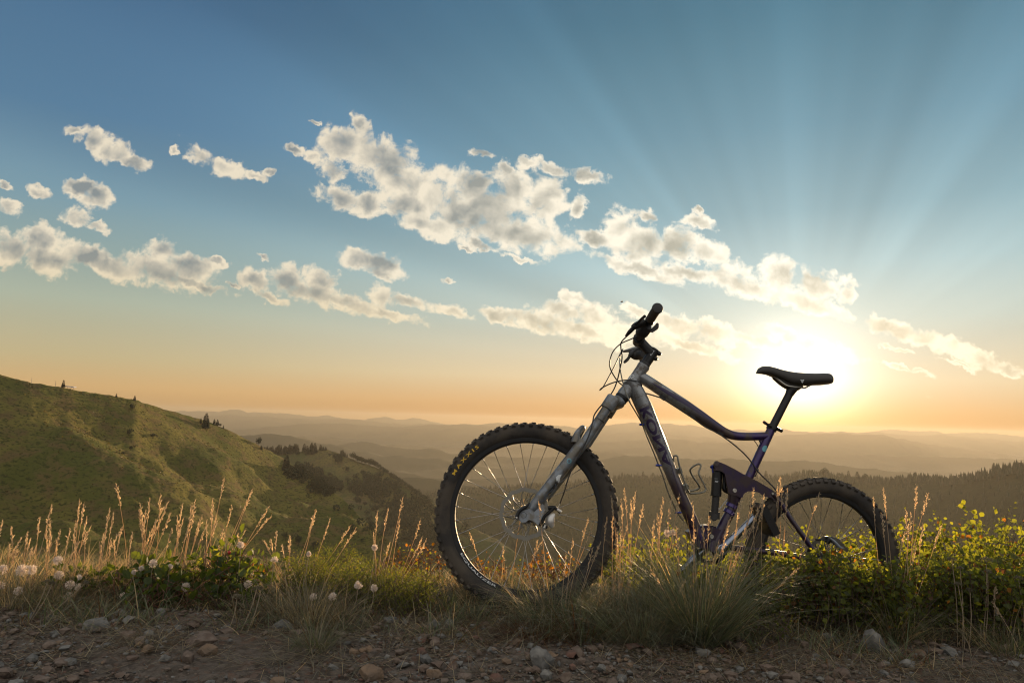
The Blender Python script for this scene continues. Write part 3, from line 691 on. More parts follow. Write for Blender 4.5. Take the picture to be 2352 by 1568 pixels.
mb = MB(); mb.tube(q15([(240, 1300), (330, 1330), (440, 1330)], (.19, .22, .26)), .0055, 10); bb(mb, 'lever_blade', MT['black_metal'], bar)
mb = MB(); mb.tube(q15([(690, 640), (620, 720), (560, 800), (520, 880)], (-.165, -.15, -.135, -.12)), lerp_r([.018, .026, .026, .020], 14), 16); bb(mb, 'shifter', MT['black_plastic'], bar)
mb = MB(); mb.tube(q15([(270, 1330), (380, 1370), (500, 1370), (590, 1360)], (.15, .14, .13, .10)), lerp_r([.014, .021, .021, .014], 14), 16); bb(mb, 'shifter', MT['black_plastic'], bar)
# thumb paddle of the near shifter, as seen behind the bar
wp = -.16
mb = MB(); pd = [(735, 765), (800, 700), (880, 620), (915, 575), (950, 568), (975, 600), (972, 690), (945, 720), (825, 795), (770, 790)]
mb.plate([sp(15, x, y, wp) for x, y in pd], SN*.009)
mb.tube([sp(15, 760, 775, wp+.004), sp(15, 640, 850, -.13), barp(-.135, *bar_off(.135))], .006, 8)
bb(mb, 'thumb_lever', MT['black_plastic'], bar)
mb = MB(); wp = .12; pd = [(85, 1545), (115, 1500), (170, 1450), (225, 1360), (260, 1340), (260, 1440), (215, 1510), (150, 1560), (110, 1575)]
mb.plate([sp(15, x, y, wp) for x, y in pd], SN*.009); mb.tube([sp(15, 240, 1400, wp+.004), barp(.135, *bar_off(.135))], .009, 8)
bb(mb, 'thumb_lever', MT['black_plastic'], bar)

# --- cables
def cable(pts, r=.0024, m='black_plastic', n=60): 
    mb = MB(); mb.tube(smooth_path(pts, n), r, 8); return bb(mb, 'cable', MT[m])
S2 = lambda L, w: [sp(2, x, y, w+dw) for x, y, dw in L]
cable(S2([(700, 540, -.12), (620, 625, -.11), (612, 700, -.10), (628, 830, -.08), (605, 960, -.06), (560, 1150, -.05), (500, 1290, -.05), (390, 1430, -.055)], 0)+
      [sp(16, x, y, w) for x, y, w in ((980, 610, -.066), (840, 770, -.075), (765, 890, -.082), (740, 1010, -.088), (700, 1170, -.092), (625, 1370, -.092), (520, 1568, -.090))]+
      [sp(12, x, y, w) for x, y, w in ((1080, 330, -.088), (990, 560, -.080), (930, 760, -.070), (848, 985, -.055))], .0026, n=110)
mb = MB(); mb.tube([sp(12, 848, 985, -.055), sp(12, 800, 1090, -.052)], .0012, 6); bb(mb, 'cable', MT['steel'])
cable(S2([(830, 550, -.10), (740, 590, -.09), (610, 650, -.07), (510, 750, -.05), (465, 880, -.03), (475, 990, -.01), (560, 1135, .01), (650, 1215, .03)], 0)+[fp(16, 1500, 420, .03)])
cable(S2([(640, 720, .10), (600, 790, .08), (530, 940, .03), (430, 1130, -.02), (375, 1225, -.05), (332, 1268, -.07), (360, 1238, -.085), (450, 1190, -.09), (570, 1150, -.08), (700, 1133, -.06)], 0)+[fp(2, 820, 1148, -.034), fp(2, 880, 1180, -.03), fp(2, 905, 1250, .0)], n=90)
cable(S2([(620, 560, -.05), (470, 980, -.03), (410, 1150, -.05)], 0)[:0]+S2([(820, 705, .11), (700, 735, .11), (635, 752, .10), (603, 820, .06), (600, 960, 0.0), (630, 1130, -.04), (680, 1300, -.045), (735, 1430, -.045)], 0)+
      [fp(11, x, y, w) for x, y, w in ((160, 240, -.034), (300, 470, -.022), (392, 640, -.010), (480, 870, -.008), (590, 1130, -.006), (690, 1385, -.004), (760, 1560, -.004))]+[fp(4, 450, 700, -.004), fp(4, 545, 905, -.004), fp(4, 610, 1000, -.004)], .0025, 'cage_metal', 110)
cable([fp(2, 870, 1290, .01), fp(2, 940, 1308, -.005), fp(2, 1110, 1358, -.010), fp(2, 1200, 1400, -.018), fp(1, 1290, 628, -.016), fp(1, 1350, 670, -.014), fp(1, 1420, 706, -.014), fp(1, 1500, 765, -.014), fp(1, 1560, 822, -.022), fp(1, 1610, 890, -.026), fp(1, 1660, 940, -.030), fp(1, 1702, 985, -.034)], .0027, n=90)
cable([fp(1, 1588, 738, .004), fp(1, 1600, 752, .004), fp(1, 1608, 768, .004)], .0018, n=12)
cable([fp(7, 1165, 262, -.018), fp(7, 1140, 320, -.018), fp(7, 1112, 370, -.018)], .0022, n=10)
cable([fp(7, 735, 670, .02), fp(7, 660, 770, .02), fp(7, 590, 850, .02)], .0016, 'white_print', n=10)
for k, x, y in ((11, 375, 660), (11, 670, 1388), (4, 545, 912)):
    mb = MB(); c0 = fp(k, x, y, -.006); d_ = nrm(rtF); mb.cyl(c0-d_*.006, c0+d_*.004, .0045, 12); mb.tube([c0+d_*.003, c0+d_*.016], .0035, 8); bb(mb, 'cable_guide', MT['blue_anodised'])
for k, x, y in ((2, 1165, 1370), (1, 1290, 620), (1, 1425, 702)):
    mb = MB(); c0 = fp(k, x, y, -.010); a_ = nrm(fp(1, 1290, 625)-fp(1, 1200, 562)); mb.box(c0, a_*.012, np.cross(a_, FN)*.005, FN*.006); bb(mb, 'cable_stop', MT['black_metal'])

# --- seat post, clamp, saddle
p_top = fp(5, 765, 440); p_bot = fp(5, 535, 890)
mb = MB(); mb.cyl(p_bot-(p_top-p_bot)*.1, p_top, .0150, 24); mb.lathe(p_top, p_top-p_bot, [(.015, -.03), (.019, -.008), (.021, .0), (.018, .01)], 20)
mb.box(p_top+nrm(p_top-p_bot)*.006, rtF*.022, upF*.006, FN*.020)
post = bb(mb, 'seat_post', MT['black_metal'])
mb = MB(); cdir = nrm(st0-st1); cc0 = st0+cdir*.003
mb.lathe(cc0, cdir, [(.0165, -.009), (.0200, -.009), (.0205, 0), (.0200, .009), (.0165, .009)], 28)
mb.tube(smooth_path([fp(5, 530, 870, -.020), fp(5, 490, 850, -.021), fp(5, 455, 828, -.018), fp(5, 438, 814, -.014)], 12), lerp_r([.0055, .0050, .0062, .005], 12), 10)
mb.cyl(fp(5, 590, 895, -.018), fp(5, 650, 922, -.014), .0068, 14)
bb(mb, 'seat_clamp', MT['black_metal'])
prof = [(-.0, 245, 268, 262, .010), (.03, 205, 270, 268, .017), (.08, 184, 272, 270, .021), (.16, 184, 284, 276, .024), (.25, 202, 312, 292, .027), (.35, 226, 350, 312, .031), (.45, 244, 396, 345, .036), (.55, 256, 412, 355, .044), (.65, 264, 412, 366, .055), (.78, 269, 404, 382, .066), (.90, 267, 398, 388, .072), (.97, 268, 397, 390, .066), (1.0, 282, 394, 384, .056)]
x0, x1 = 366, 1150; V = []; f = []; na = 20
for s, yt, ybs, yb, hw in prof:
    x = x0+(x1-x0)*s; top = fp(5, x, yt); bot = fp(5, x, ybs); mid = fp(5, x, min(yt+22, yb)); H = np.linalg.norm(top-bot); up_ = nrm(top-bot)
    for k in range(na):
        a = 2*math.pi*k/na; ca_, sa_ = math.cos(a), math.sin(a)
        lat = hw*np.sign(ca_)*abs(ca_)**.7
        if sa_ >= 0: h = H*(.45+.55*sa_**.8)
        else: h = H*(.45-.45*abs(sa_)**.5)
        if sa_ > 0: lat *= 1
        V.append(bot+up_*h+FN*lat)
n_ = len(prof)
for i in range(n_-1):
    for k in range(na): f.append((i*na+k, i*na+(k+1) % na, (i+1)*na+(k+1) % na, (i+1)*na+k))
f += [tuple(range(na)), tuple(range((n_-1)*na, n_*na))[::-1]]
mb = MB(); mb.add(V, f)
mb.tube(smooth_path([fp(5, 560, 300), fp(5, 640, 350), fp(5, 720, 390), fp(5, 800, 400), fp(5, 860, 385)], 14), lerp_r([.012, .018, .022, .024, .018], 14), 12)
saddle = bb(mb, 'saddle', MT['saddle_leather'], auto=60)
mb = MB()
for s_ in (-1, 1):
    mb.tube(smooth_path([fp(5, 560, 300, s_*.008), fp(5, 690, 396, s_*.020), fp(5, 780, 418, s_*.022), fp(5, 860, 422, s_*.022), fp(5, 910, 430, s_*.024), fp(5, 960, 405, s_*.030), fp(5, 1030, 375, s_*.036)], 24), .0036, 8)
bb(mb, 'saddle_rail', MT['steel'], saddle)
mb = MB(); e0 = fp(5, 885, 372, -.062)
for dx, dy in ((0, 0), (-7, -10), (7, -10), (-12, -24), (0, -20), (12, -24)):
    c0 = fp(5, 882+dx*1.2, 368+dy*1.1, -.0615); mb.ball(c0, .0022, 8)
bb(mb, 'saddle_emblem', MT['white_print'], saddle)

# --- crank, chainring, pedal
BBc = fp(7, 560, 1345)
mb = MB(); pa = fp(7, 1195, 845, -.085); mb.tube(smooth_path([BBc-FN*.060, (BBc-FN*.066)*.5+(pa)*.5, pa], 10), lerp_r([.017, .0125, .0135], 10), 14, squash=None)
mb.cyl(BBc-FN*.045, BBc-FN*.072, .020, 20)
crank = bb(mb, 'crank_arm', MT['alloy_crank'])
mb = MB(); pb = 2*BBc-pa+FN*.16-0*FN; pb = BBc+(BBc-pa); pb = pb+FN*(.085-((pb-BBc)@FN)); mb.tube([BBc+FN*.06, pb], [.017, .013], 14); mb.cyl(BBc+FN*.04, BBc+FN*.07, .020, 20); bb(mb, 'crank_arm', MT['alloy_crank'])
mb = MB(); pr = [(.055, .044), (.074, .044)]; 
n_ = 64; P = []
for k in range(n_):
    a = 2*math.pi*k/n_
    for r, o in ((.058, .044), (.0745 if k % 2 else .0705, .044), (.0745 if k % 2 else .0705, .047), (.058, .047)): P.append(BBc+r*(math.cos(a)*rtF+math.sin(a)*upF)+FN*o)
mb.add(P, [(k*4+j, k*4+(j+1) % 4, ((k+1) % n_)*4+(j+1) % 4, ((k+1) % n_)*4+j) for k in range(n_) for j in range(4)])
for k in range(4):
    a = k*math.pi/2+.4; mb.tube([BBc+FN*.045, BBc+.06*(math.cos(a)*rtF+math.sin(a)*upF)+FN*.0455], .006, 8)
bb(mb, 'chainring', MT['black_metal'])
pdx = nrm(fp(7, 1350, 1130)-fp(7, 1180, 790)); pdy = np.cross(pdx, FN)
mb = MB(); pc = fp(7, 1245, 960, -.135)
for s_ in (-1, 1):
    mb.box(pc+pdy*s_*.012, pdx*.056, pdy*.0022, FN*.045)
    for t in (-1, -.33, .33, 1): mb.box(pc+pdx*.054*t, pdx*.0022, pdy*.012, FN*.045) if s_ > 0 else None
for t in (-1, 1): mb.box(pc+FN*.043*t, pdx*.056, pdy*.013, FN*.003)
mb.cyl(pc-FN*.045, pa, .008, 14)
for i in range(5):
    for s_ in (-1, 1): mb.cyl(pc+pdx*(-.048+.024*i)+pdy*s_*.013-FN*.035, pc+pdx*(-.048+.024*i)+pdy*s_*.018-FN*.035, .002, 8)
bb(mb, 'pedal', MT['black_metal'])
# --- bottle cage
mb = MB()
def wire(L, w0, w1, n=60): 
    k = len(L); mb.tube(smooth_path([fp(14, x, y, w0+(w1-w0)*i/(k-1)) for i, (x, y) in enumerate(L)], n), .0034, 10)
def P4(x, y): v = K(4, x, y); o = CR[14]; return ((v[0]*4096/VW-o[0])*o[2], (v[1]*4096/VW-o[1])*o[2])
topL = [P4(505, 322), P4(540, 325)]
wire([(455, 760), (500, 840), (540, 868), (700, 862), (860, 838), (925, 790), (930, 730), (850, 560), (770, 400), (752, 300), (800, 180), (800, 120), (740, 100), (640, 140), (550, 210), (530, 280), (580, 400), (690, 560), (770, 680), (750, 735), (650, 780), (520, 805), (420, 825)], -.030, .030, 110)
wire([P4(500, 420), P4(505, 350), P4(512, 322), P4(545, 322), P4(556, 370), P4(580, 470), P4(610, 560), P4(648, 660), (470, 800), (500, 845)], -.012, -.028, 50)
wire([P4(500, 340), P4(515, 400), P4(540, 470), (250, 560), (330, 640), (420, 820)], .012, .028, 40)
for L in ((560, 478), (628, 648)):
    c0 = fp(4, *L); a_ = nrm(fp(4, 628, 648)-fp(4, 560, 478)); mb.box(c0-np.cross(a_, FN)*.0, a_*.010, np.cross(a_, FN)*.011, FN*.010)
bb(mb, 'bottle_cage', MT['cage_metal'])

# ------------------------------------------------------------------ ground
def sstep(x, a, b): t = np.clip((x-a)/(b-a), 0, 1); return t*t*(3-2*t)
def ground_base(x, y):
    z = -.015*np.clip(x, 0, 2.4)-.125*sstep(x, .25, 1.1)*sstep(y, 2.52, 2.84)
    e = 2.95+.12*np.sin(x*1.7)+.10*x*0
    s = np.maximum(0, y-e)
    return z - .10*s - .30*np.where(s < 1.2, s*s/2.4, s-.6) - np.where(s > 60, .10*(s-60), 0)
def gz(x, y):
    z = float(ground_base(x, y))
    return z + .020*mnoise.noise(Vector((x*1.3, y*1.3, 0))) + .010*mnoise.noise(Vector((x*5, y*5, 3)))
def gpt(vx, vy):                                     # where the view ray meets the ground
    d = C2W @ np.array(((vx-VW/2)/F, (vy-VH/2)/F, 1.0)); t = .5
    while t < 12:
        p = CAM+d*t
        if p[2] <= gz(p[0], p[1]): return p
        t += .004
    return CAM+d*12

def ground_mat():
    m = bpy.data.materials.new('gravel_soil'); m.use_nodes = True; N = NT(m.node_tree); N.n.clear()
    out = N.new('ShaderNodeOutputMaterial'); P = N.new('ShaderNodeBsdfPrincipled'); vec = N.new('ShaderNodeTexCoord').outputs['Object']
    v = N.new('ShaderNodeTexVoronoi'); v.inputs['Scale'].default_value = 55; N.put(v.inputs['Vector'], N.vm('ADD', vec, N.vm('SCALE', N.noise(vec, 20, 3, out='Color'), sc=.03)))
    a = N.mix(N.rng(N.noise(vec, 3.0, 5), .38, .62), (.050, .040, .032, 1), (.088, .070, .055, 1))
    b = N.mix(N.rng(N.noise(vec, 30, 6, .7), .45, .62), a, (.13, .105, .085, 1))
    sep = N.new('ShaderNodeSeparateColor'); N.put(sep.inputs[0], v.outputs['Color'])
    c = N.mix(N.m('MULTIPLY', N.rng(sep.outputs[0], .55, .95), .6), b, (.15, .125, .105, 1))
    c = N.mix(N.m('MULTIPLY', N.rng(sep.outputs[1], .8, .98), .5), c, (.14, .075, .050, 1))
    N.put(P.inputs['Base Color'], c); P.inputs['Roughness'].default_value = .95; P.inputs['Specular IOR Level'].default_value = .2
    h = N.m('ADD', N.m('MULTIPLY', N.noise(vec, 45, 8, .72), 1.0), N.m('MULTIPLY', N.m('SUBTRACT', 1.0, v.outputs['Distance']), .35))
    bp = N.new('ShaderNodeBump'); bp.inputs['Distance'].default_value = .014; N.put(bp.inputs['Height'], h); N.put(P.inputs['Normal'], bp.outputs[0])
    N.l.new(P.outputs[0], out.inputs[0]); return m
def grid_mesh(name, X, Y, Z, m, kind='structure', smooth=True):
    r, c = X.shape; V = np.stack([X, Y, Z], -1).reshape(-1, 3)
    idx = np.arange(r*c).reshape(r, c)
    f = np.stack([idx[:-1, :-1], idx[:-1, 1:], idx[1:, 1:], idx[1:, :-1]], -1).reshape(-1, 4)
    me = bpy.data.meshes.new(name); me.from_pydata(V.tolist(), [], f.tolist()); me.materials.append(m)
    if smooth: me.polygons.foreach_set('use_smooth', [True]*len(me.polygons))
    o = bpy.data.objects.new(name, me); col.objects.link(o)
    if kind: o['kind'] = kind
    return o
xs = np.concatenate([-np.geomspace(400, 2.6, 40), np.linspace(-2.5, 2.9, 520), np.geomspace(3.0, 400, 40)])
ys = np.concatenate([-np.geomspace(300, .6, 24), np.linspace(-.5, 1.2, 30), np.linspace(1.22, 3.4, 260), np.geomspace(3.42, 330, 60)])
X, Y = np.meshgrid(xs, ys); Z = ground_base(X, Y)
for i in range(X.shape[0]):
    for j in range(X.shape[1]):
        x, y = X[i, j], Y[i, j]
        k = mnoise.noise(Vector((x*1.3, y*1.3, 0)))*.020+.010*mnoise.noise(Vector((x*5, y*5, 3)))
        if abs(x) < 3 and 1 < y < 3.5: k += .009*fbm(x*13, y*13, 1, 5, .66)
        else: k += .12*mnoise.noise(Vector((x*.2, y*.2, 5)))*min(1, max(0, math.hypot(x, y-2)-3)/5)
        Z[i, j] += k
ground = grid_mesh('ground', X, Y, Z, ground_mat())

# ------------------------------------------------------------------ hills and mountains
def hill_mat(name, cols, scale, bump=0.0, bscale=1.0, patch=None):
    m = bpy.data.materials.new(name); m.use_nodes = True; N = NT(m.node_tree); N.n.clear()
    out = N.new('ShaderNodeOutputMaterial'); P = N.new('ShaderNodeBsdfPrincipled'); vec = N.new('ShaderNodeTexCoord').outputs['Object']
    wv = N.vm('MULTIPLY', vec, (1, 1, 1.6))
    a = N.mix(N.rng(N.noise(wv, scale, 6, .62), .42, .58), (*cols[0], 1), (*cols[1], 1))
    b = N.mix(N.rng(N.noise(wv, scale*5.3, 6, .68), .46, .64), a, (*cols[2], 1))
    if patch: b = N.mix(N.rng(N.noise(wv, scale*30, 5, .7), .50, .62), b, (*patch, 1))
    N.put(P.inputs['Base Color'], b); P.inputs['Roughness'].default_value = 1.0; P.inputs['Specular IOR Level'].default_value = .05
    if bump:
        bp = N.new('ShaderNodeBump'); bp.inputs['Distance'].default_value = bump; N.put(bp.inputs['Height'], N.noise(vec, bscale, 8, .72)); N.put(P.inputs['Normal'], bp.outputs[0])
    N.l.new(P.outputs[0], out.inputs[0]); return m
def hill(name, prof, rows, n, m, relief=.05, rs=6.0, back=1.0, seed=0.0, drop=.45, power=1.0):
    """prof: (vx, vy of the ridge line, distance of ridge, vy where the slope ends, distance there)"""
    p = np.array(prof, float); vx = np.linspace(p[0, 0], p[-1, 0], n)
    q = [np.interp(vx, p[:, 0], p[:, k]) for k in range(1, 5)]
    # soften the polyline
    ker = np.hanning(max(3, n//60)|1); ker /= ker.sum()
    q = [np.convolve(np.pad(a, len(ker)//2, 'edge'), ker, 'valid') for a in q]
    G = []
    for r in range(rows):
        t = r/(rows-1); row = []
        for i in range(n):
            vy = q[0][i]+(q[2][i]-q[0][i])*t; D = q[1][i]+(q[3][i]-q[1][i])*t**power
            s = vx[i]/300.0
            vyy = vy+(1-min(1, t*20))*(3.4 if n == 420 else 2.2)*fbm(s*(8 if n == 420 else 18), seed, 0, 5)
            q_ = W(vx[i], vyy, D); x_, y_ = q_[0]/rs, q_[1]/rs
            k = fbm(x_, y_, seed, 7, .5); k2 = math.sqrt(fbm(x_*.6, y_*.6, seed+7, 3)**2+.012); q_[2] += relief*(k+.25-1.5*k2)*min(1, t*5)
            row.append(q_)
        G.append(row)
    # the far side of the ridge
    first = np.array(G[0]); B = []
    for k in (1, 2, 3):
        b = first.copy(); d = b-CAM; d[:, 2] = 0; dist = np.linalg.norm(d, axis=1)[:, None]
        b = b+d/dist*dist*.10*k*back; b[:, 2] -= (dist[:, 0]*.10*k*back)*drop*(.4+.3*k); B.append(b)
    G = np.array(B[::-1]+[np.array(g) for g in G])
    return grid_mesh(name, G[:, :, 0], G[:, :, 1], G[:, :, 2], m)
m_grass = hill_mat('hill_grass', ((.128, .112, .030), (.070, .078, .019), (.108, .078, .034)), .013, 1.8, .30, (.038, .044, .014))
m_grass2 = hill_mat('far_hill_grass', ((.12, .095, .035), (.060, .066, .024), (.085, .064, .034)), .010, 1.2, .25, (.045, .048, .02))
m_forest = hill_mat('forest_floor', ((.030, .034, .016), (.040, .040, .018), (.026, .028, .014)), .010, 4.0, .12)
m_far = hill_mat('mountain_forest', ((.040, .042, .026), (.055, .052, .032), (.035, .038, .026)), .0006)
hill('left_hill', [(-260, 800, 430, 1500, 150), (0, 860, 450, 1480, 150), (70, 878, 460, 1470, 150), (155, 892, 480, 1470, 155), (310, 918, 520, 1460, 165), (400, 946, 560, 1450, 170), (470, 965, 590, 1450, 175),
     (520, 985, 610, 1450, 180), (590, 1020, 640, 1450, 185), (649, 1050, 660, 1450, 190), (715, 1098, 640, 1450, 200), (785, 1142, 590, 1450, 210), (834, 1192, 520, 1450, 220), (920, 1262, 420, 1460, 230), (1010, 1340, 330, 1470, 235), (1100, 1420, 280, 1480, 240)],
     120, 330, m_grass, relief=15, rs=80, seed=2.3)
hill('second_hill', [(560, 1062, 1150, 1500, 480), (610, 1044, 1150, 1500, 480), (653, 1040, 1160, 1500, 480), (724, 1033, 1150, 1500, 470), (749, 1030, 1130, 1500, 460), (785, 1044, 1110, 1500, 450), (822, 1059, 1090, 1500, 440), (883, 1080, 1060, 1500, 430), (932, 1116, 1030, 1500, 420),
     (971, 1138, 1000, 1500, 410), (1005, 1162, 980, 1500, 400), (1069, 1203, 930, 1500, 395), (1145, 1240, 860, 1500, 390), (1230, 1300, 760, 1500, 380), (1330, 1380, 640, 1500, 370), (1420, 1440, 560, 1500, 360)], 90, 260, m_grass2, relief=14, rs=120, seed=5.1)
hill('forested_ridge', [(900, 1150, 2100, 1500, 700), (971, 1134, 2100, 1500, 700), (1046, 1127, 2050, 1500, 700), (1142, 1121, 2000, 1500, 700), (1306, 1112, 1900, 1500, 690), (1357, 1103, 1850, 1500, 680), (1435, 1097, 1800, 1500, 670), (1560, 1100, 1750, 1500, 660), (1735, 1102, 1700, 1500, 650),
     (1806, 1098, 1650, 1500, 640), (1846, 1088, 1600, 1500, 620), (1897, 1090, 1560, 1500, 610), (1967, 1102, 1500, 1500, 600), (2068, 1104, 1400, 1500, 580), (2110, 1096, 1350, 1500, 560), (2172, 1104, 1280, 1500, 540), (2226, 1097, 1220, 1500, 520), (2280, 1084, 1160, 1500, 500), (2333, 1074, 1100, 1500, 480), (2600, 1040, 950, 1500, 430)],
     90, 300, m_forest, relief=26, rs=260, seed=8.2)
# hazy ranges, near to far
RANGES = [
 (9600, 8700, [(700, 1130), (900, 1098), (981, 1097), (1042, 1109), (1142, 1122), (1306, 1120), (1500, 1112), (1800, 1120), (2352, 1140), (2600, 1140)]),
 (11800, 9800, [(500, 1105), (800, 1078), (885, 1075), (932, 1086), (981, 1098), (1060, 1102), (1270, 1092), (1435, 1098), (1700, 1100), (2100, 1105), (2352, 1110), (2600, 1120)]),
 (14500, 10500, [(400, 1020), (568, 999), (614, 995.7), (668, 1000.6), (724, 1012.8), (810, 1030), (883, 1045.7), (956, 1050.6), (1017, 1053), (1090, 1068), (1180, 1076), (1300, 1070), (1435, 1046), (1501, 1048), (1558, 1052.5), (1633, 1055.5), (1677, 1051), (1721, 1058), (1798, 1060), (1853, 1055.7), (1906, 1064), (1967, 1073), (2027, 1079), (2067, 1084), (2200, 1100), (2600, 1120)]),
 (19000, 15000, [(500, 1060), (700, 1035), (773, 1022), (834, 1013), (890, 1024), (944, 1031), (993, 1030), (1037, 1041), (1150, 1050), (1267, 1049), (1357, 1039), (1404, 1036.5), (1470, 1048), (1600, 1062), (1800, 1072), (2000, 1080), (2300, 1090), (2600, 1100)]),
 (25000, 20500, [(500, 1010), (651, 1000), (800, 1012), (853, 1030), (907, 1019), (960, 1024), (1100, 1030), (1250, 1025), (1400, 1014), (1480, 1009), (1528, 1006), (1567, 1011), (1585, 1008), (1600, 1017), (1630, 1014), (1700, 1018), (1800, 1030), (2000, 1045), (2200, 1050), (2352, 1055), (2600, 1060)]),
 (33000, 27000, [(500, 990), (600, 982), (651, 977), (736, 970), (810, 973.6), (919, 981), (1012, 974), (1091, 976), (1228, 985), (1328, 992), (1404, 994), (1500, 990), (1655, 1009), (1721, 1004), (1850, 996), (1937, 995), (2007, 997), (2026, 996), (2048, 1003), (2067, 1008), (2150, 1022), (2250, 1035), (2352, 1050), (2600, 1070)]),
 (42000, 36000, [(380, 962), (517, 953), (602, 954.5), (663, 960.5), (724, 963), (810, 962.5), (846, 965), (919, 972), (1000, 974), (1091, 973), (1180, 971), (1228, 974), (1328, 983), (1365, 978), (1404, 975), (1452, 970), (1523, 972.5), (1590, 976), (1642, 984), (1700, 987), (1756, 987), (1794, 985), (1838, 992), (1937, 992.5), (2003, 991), (2060, 996), (2140, 998), (2220, 1004), (2352, 1014), (2600, 1020)]),
 (54000, 48000, [(350, 944), (402, 943), (517, 946), (614, 949), (687, 953), (756, 955), (797, 960), (846, 965.5), (895, 963.5), (927, 963.5), (954, 959.5), (981, 966), (1030, 974), (1100, 981), (1300, 984), (1452, 984), (1642, 989), (1761, 990), (1850, 992), (1928, 992), (1976, 993.6), (2020, 988), (2042, 986), (2070, 989.5), (2100, 991), (2140, 990), (2180, 994), (2240, 993), (2300, 998), (2352, 1003), (2600, 1008)]),
]
for i, (D, Db, pr) in enumerate(RANGES):
    D *= .26; Db *= .26; P = [(x, y, D*(1+.04*math.sin(x*.004+i*2)), y+((150, 130, 110, 95, 80, 65, 50, 40)[i]), Db) for x, y in pr]
    hill('mountain_range', P, 26, 420, m_far, relief=D*.010, rs=D*.09, seed=11.7+i*3.1, drop=.25)
# valley floor to the horizon
xs = np.concatenate([-np.geomspace(25000, 300, 30), np.linspace(-250, 250, 11), np.geomspace(300, 25000, 30)]); ys = np.concatenate([np.linspace(-3000, 250, 8), np.geomspace(300, 15100, 60)])
X, Y = np.meshgrid(xs, ys)
Z = -460-640*sstep(Y, 1500, 6500)-260*sstep(np.abs(X), 500, 6000)*(1-sstep(Y, 900, 6500)) + np.where(Y < 250, 0, 0)
Z = Z-60*np.sin(X/2300+1)*np.sin(Y/3100)*sstep(Y, 2500, 7000)-0*X
grid_mesh('valley_floor', X, Y, Z, m_far)

# ------------------------------------------------------------------ air
mb = MB(); mb.box((0, -5100.0, -589.0), (26000, 0, 0), (0, 20400.0, 0), (0, 0, 651.0))
hz = bpy.data.materials.new('haze_air'); hz.use_nodes = True; hn = NT(hz.node_tree); hn.n.clear()
ho = hn.new('ShaderNodeOutputMaterial'); pv = hn.new('ShaderNodeVolumePrincipled')
pv.inputs['Color'].default_value = (.37, .355, .315, 1); pv.inputs['Density'].default_value = 8e-05; pv.inputs['Anisotropy'].default_value = 0.42
hn.l.new(pv.outputs[0], ho.inputs['Volume'])
haze = mb.build('haze', hz, smooth=False); haze['kind'] = 'stuff'
mb = MB(); mb.box((0, 8800, -680), (25500, 0, 0), (0, 6200, 0), (0, 0, 430))      # denser mist lying in the valleys
mz = hz.copy(); mz.name = 'valley_mist'; mz.node_tree.nodes['Principled Volume'].inputs['Density'].default_value = 1.7e-4
mist = mb.build('valley_mist', mz, smooth=False); tag(mist, kind='stuff')

# ------------------------------------------------------------------ plants
def place(vx, D):
    p = W(vx, 960, D); p[2] = gz(p[0], p[1]); return p
def leaf_mat(name, c, trans=.5, tcol=(1.7, 1.5, .5), isl=.35, rough=.6, var=.15): return mat(name, c, rough, 0, var=var, vscale=6, trans=trans, tcol=tcol, island=isl, spec=.3)
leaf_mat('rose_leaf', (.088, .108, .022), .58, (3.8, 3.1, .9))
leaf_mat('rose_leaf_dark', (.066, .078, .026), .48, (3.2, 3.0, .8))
leaf_mat('broad_leaf', (.046, .066, .020), .48, (3.2, 2.7, .7))
leaf_mat('sage_leaf', (.070, .084, .026), .50, (3.0, 2.9, .8))
leaf_mat('sage_flower', (.17, .16, .03), .45, (1.6, 1.5, .6))
leaf_mat('orange_leaf', (.19, .092, .020), .55, (2.0, 1.7, .7), .5)
leaf_mat('brown_leaf', (.10, .052, .022), .4, (1.6, 1.2, .6), .4)
leaf_mat('straw', (.31, .26, .175), .5, (1.9, 1.6, 1.0), .3)
leaf_mat('silver_blade', (.17, .185, .13), .35, (1.5, 1.4, .8), .3)
leaf_mat('straw_grey', (.165, .150, .108), .35, (1.4, 1.2, .8), .35)
leaf_mat('green_blade', (.095, .115, .062), .35, (1.6, 1.5, .7), .35)
leaf_mat('seed_straw', (.46, .40, .32), .62, (1.6, 1.3, .9), .25)
leaf_mat('fluff', (.74, .67, .60), .5, (1.1, 1.0, .95), .1)
mat('twig', (.060, .038, .024), .8, var=.2)
mat('red_stem', (.12, .045, .028), .7, var=.2)
mat('berry_red', (.32, .015, .012), .35)
mat('stem_straw', (.20, .15, .095), .8, var=.2)

LT = np.array([(0, 0, 0), (-.5, .42, .10), (-.36, .80, .06), (0, 1.0, -.04), (.36, .80, .06), (.5, .42, .10)])
LF = [(0, 3, 2, 1), (0, 5, 4, 3)]
def add_leaves(mb, P, d, up, L, asp):
    P = np.asarray(P); d = d/np.linalg.norm(d, axis=1)[:, None]
    sd_ = np.cross(d, up); sd_ /= np.linalg.norm(sd_, axis=1)[:, None]+1e-9; nn = np.cross(sd_, d)
    n = len(P); L = np.broadcast_to(L, (n,)); asp = np.broadcast_to(asp, (n,))
    V = P[:, None, :]+L[:, None, None]*(LT[None, :, 0, None]*asp[:, None, None]*sd_[:, None, :]+LT[None, :, 1, None]*d[:, None, :]+LT[None, :, 2, None]*nn[:, None, :])
    k = np.arange(n)[:, None]*6
    F_ = np.concatenate([(k+np.array(LF[0])), (k+np.array(LF[1]))])+mb.n
    mb.v.append(V.reshape(-1, 3)); mb.f += [tuple(q) for q in F_.tolist()]; mb.mi += [mb.cur]*len(F_); mb.n += 6*n
def rdir(n, zb=0.0):
    v = rng.normal(size=(n, 3)); v[:, 2] += zb; return v/np.linalg.norm(v, axis=1)[:, None]
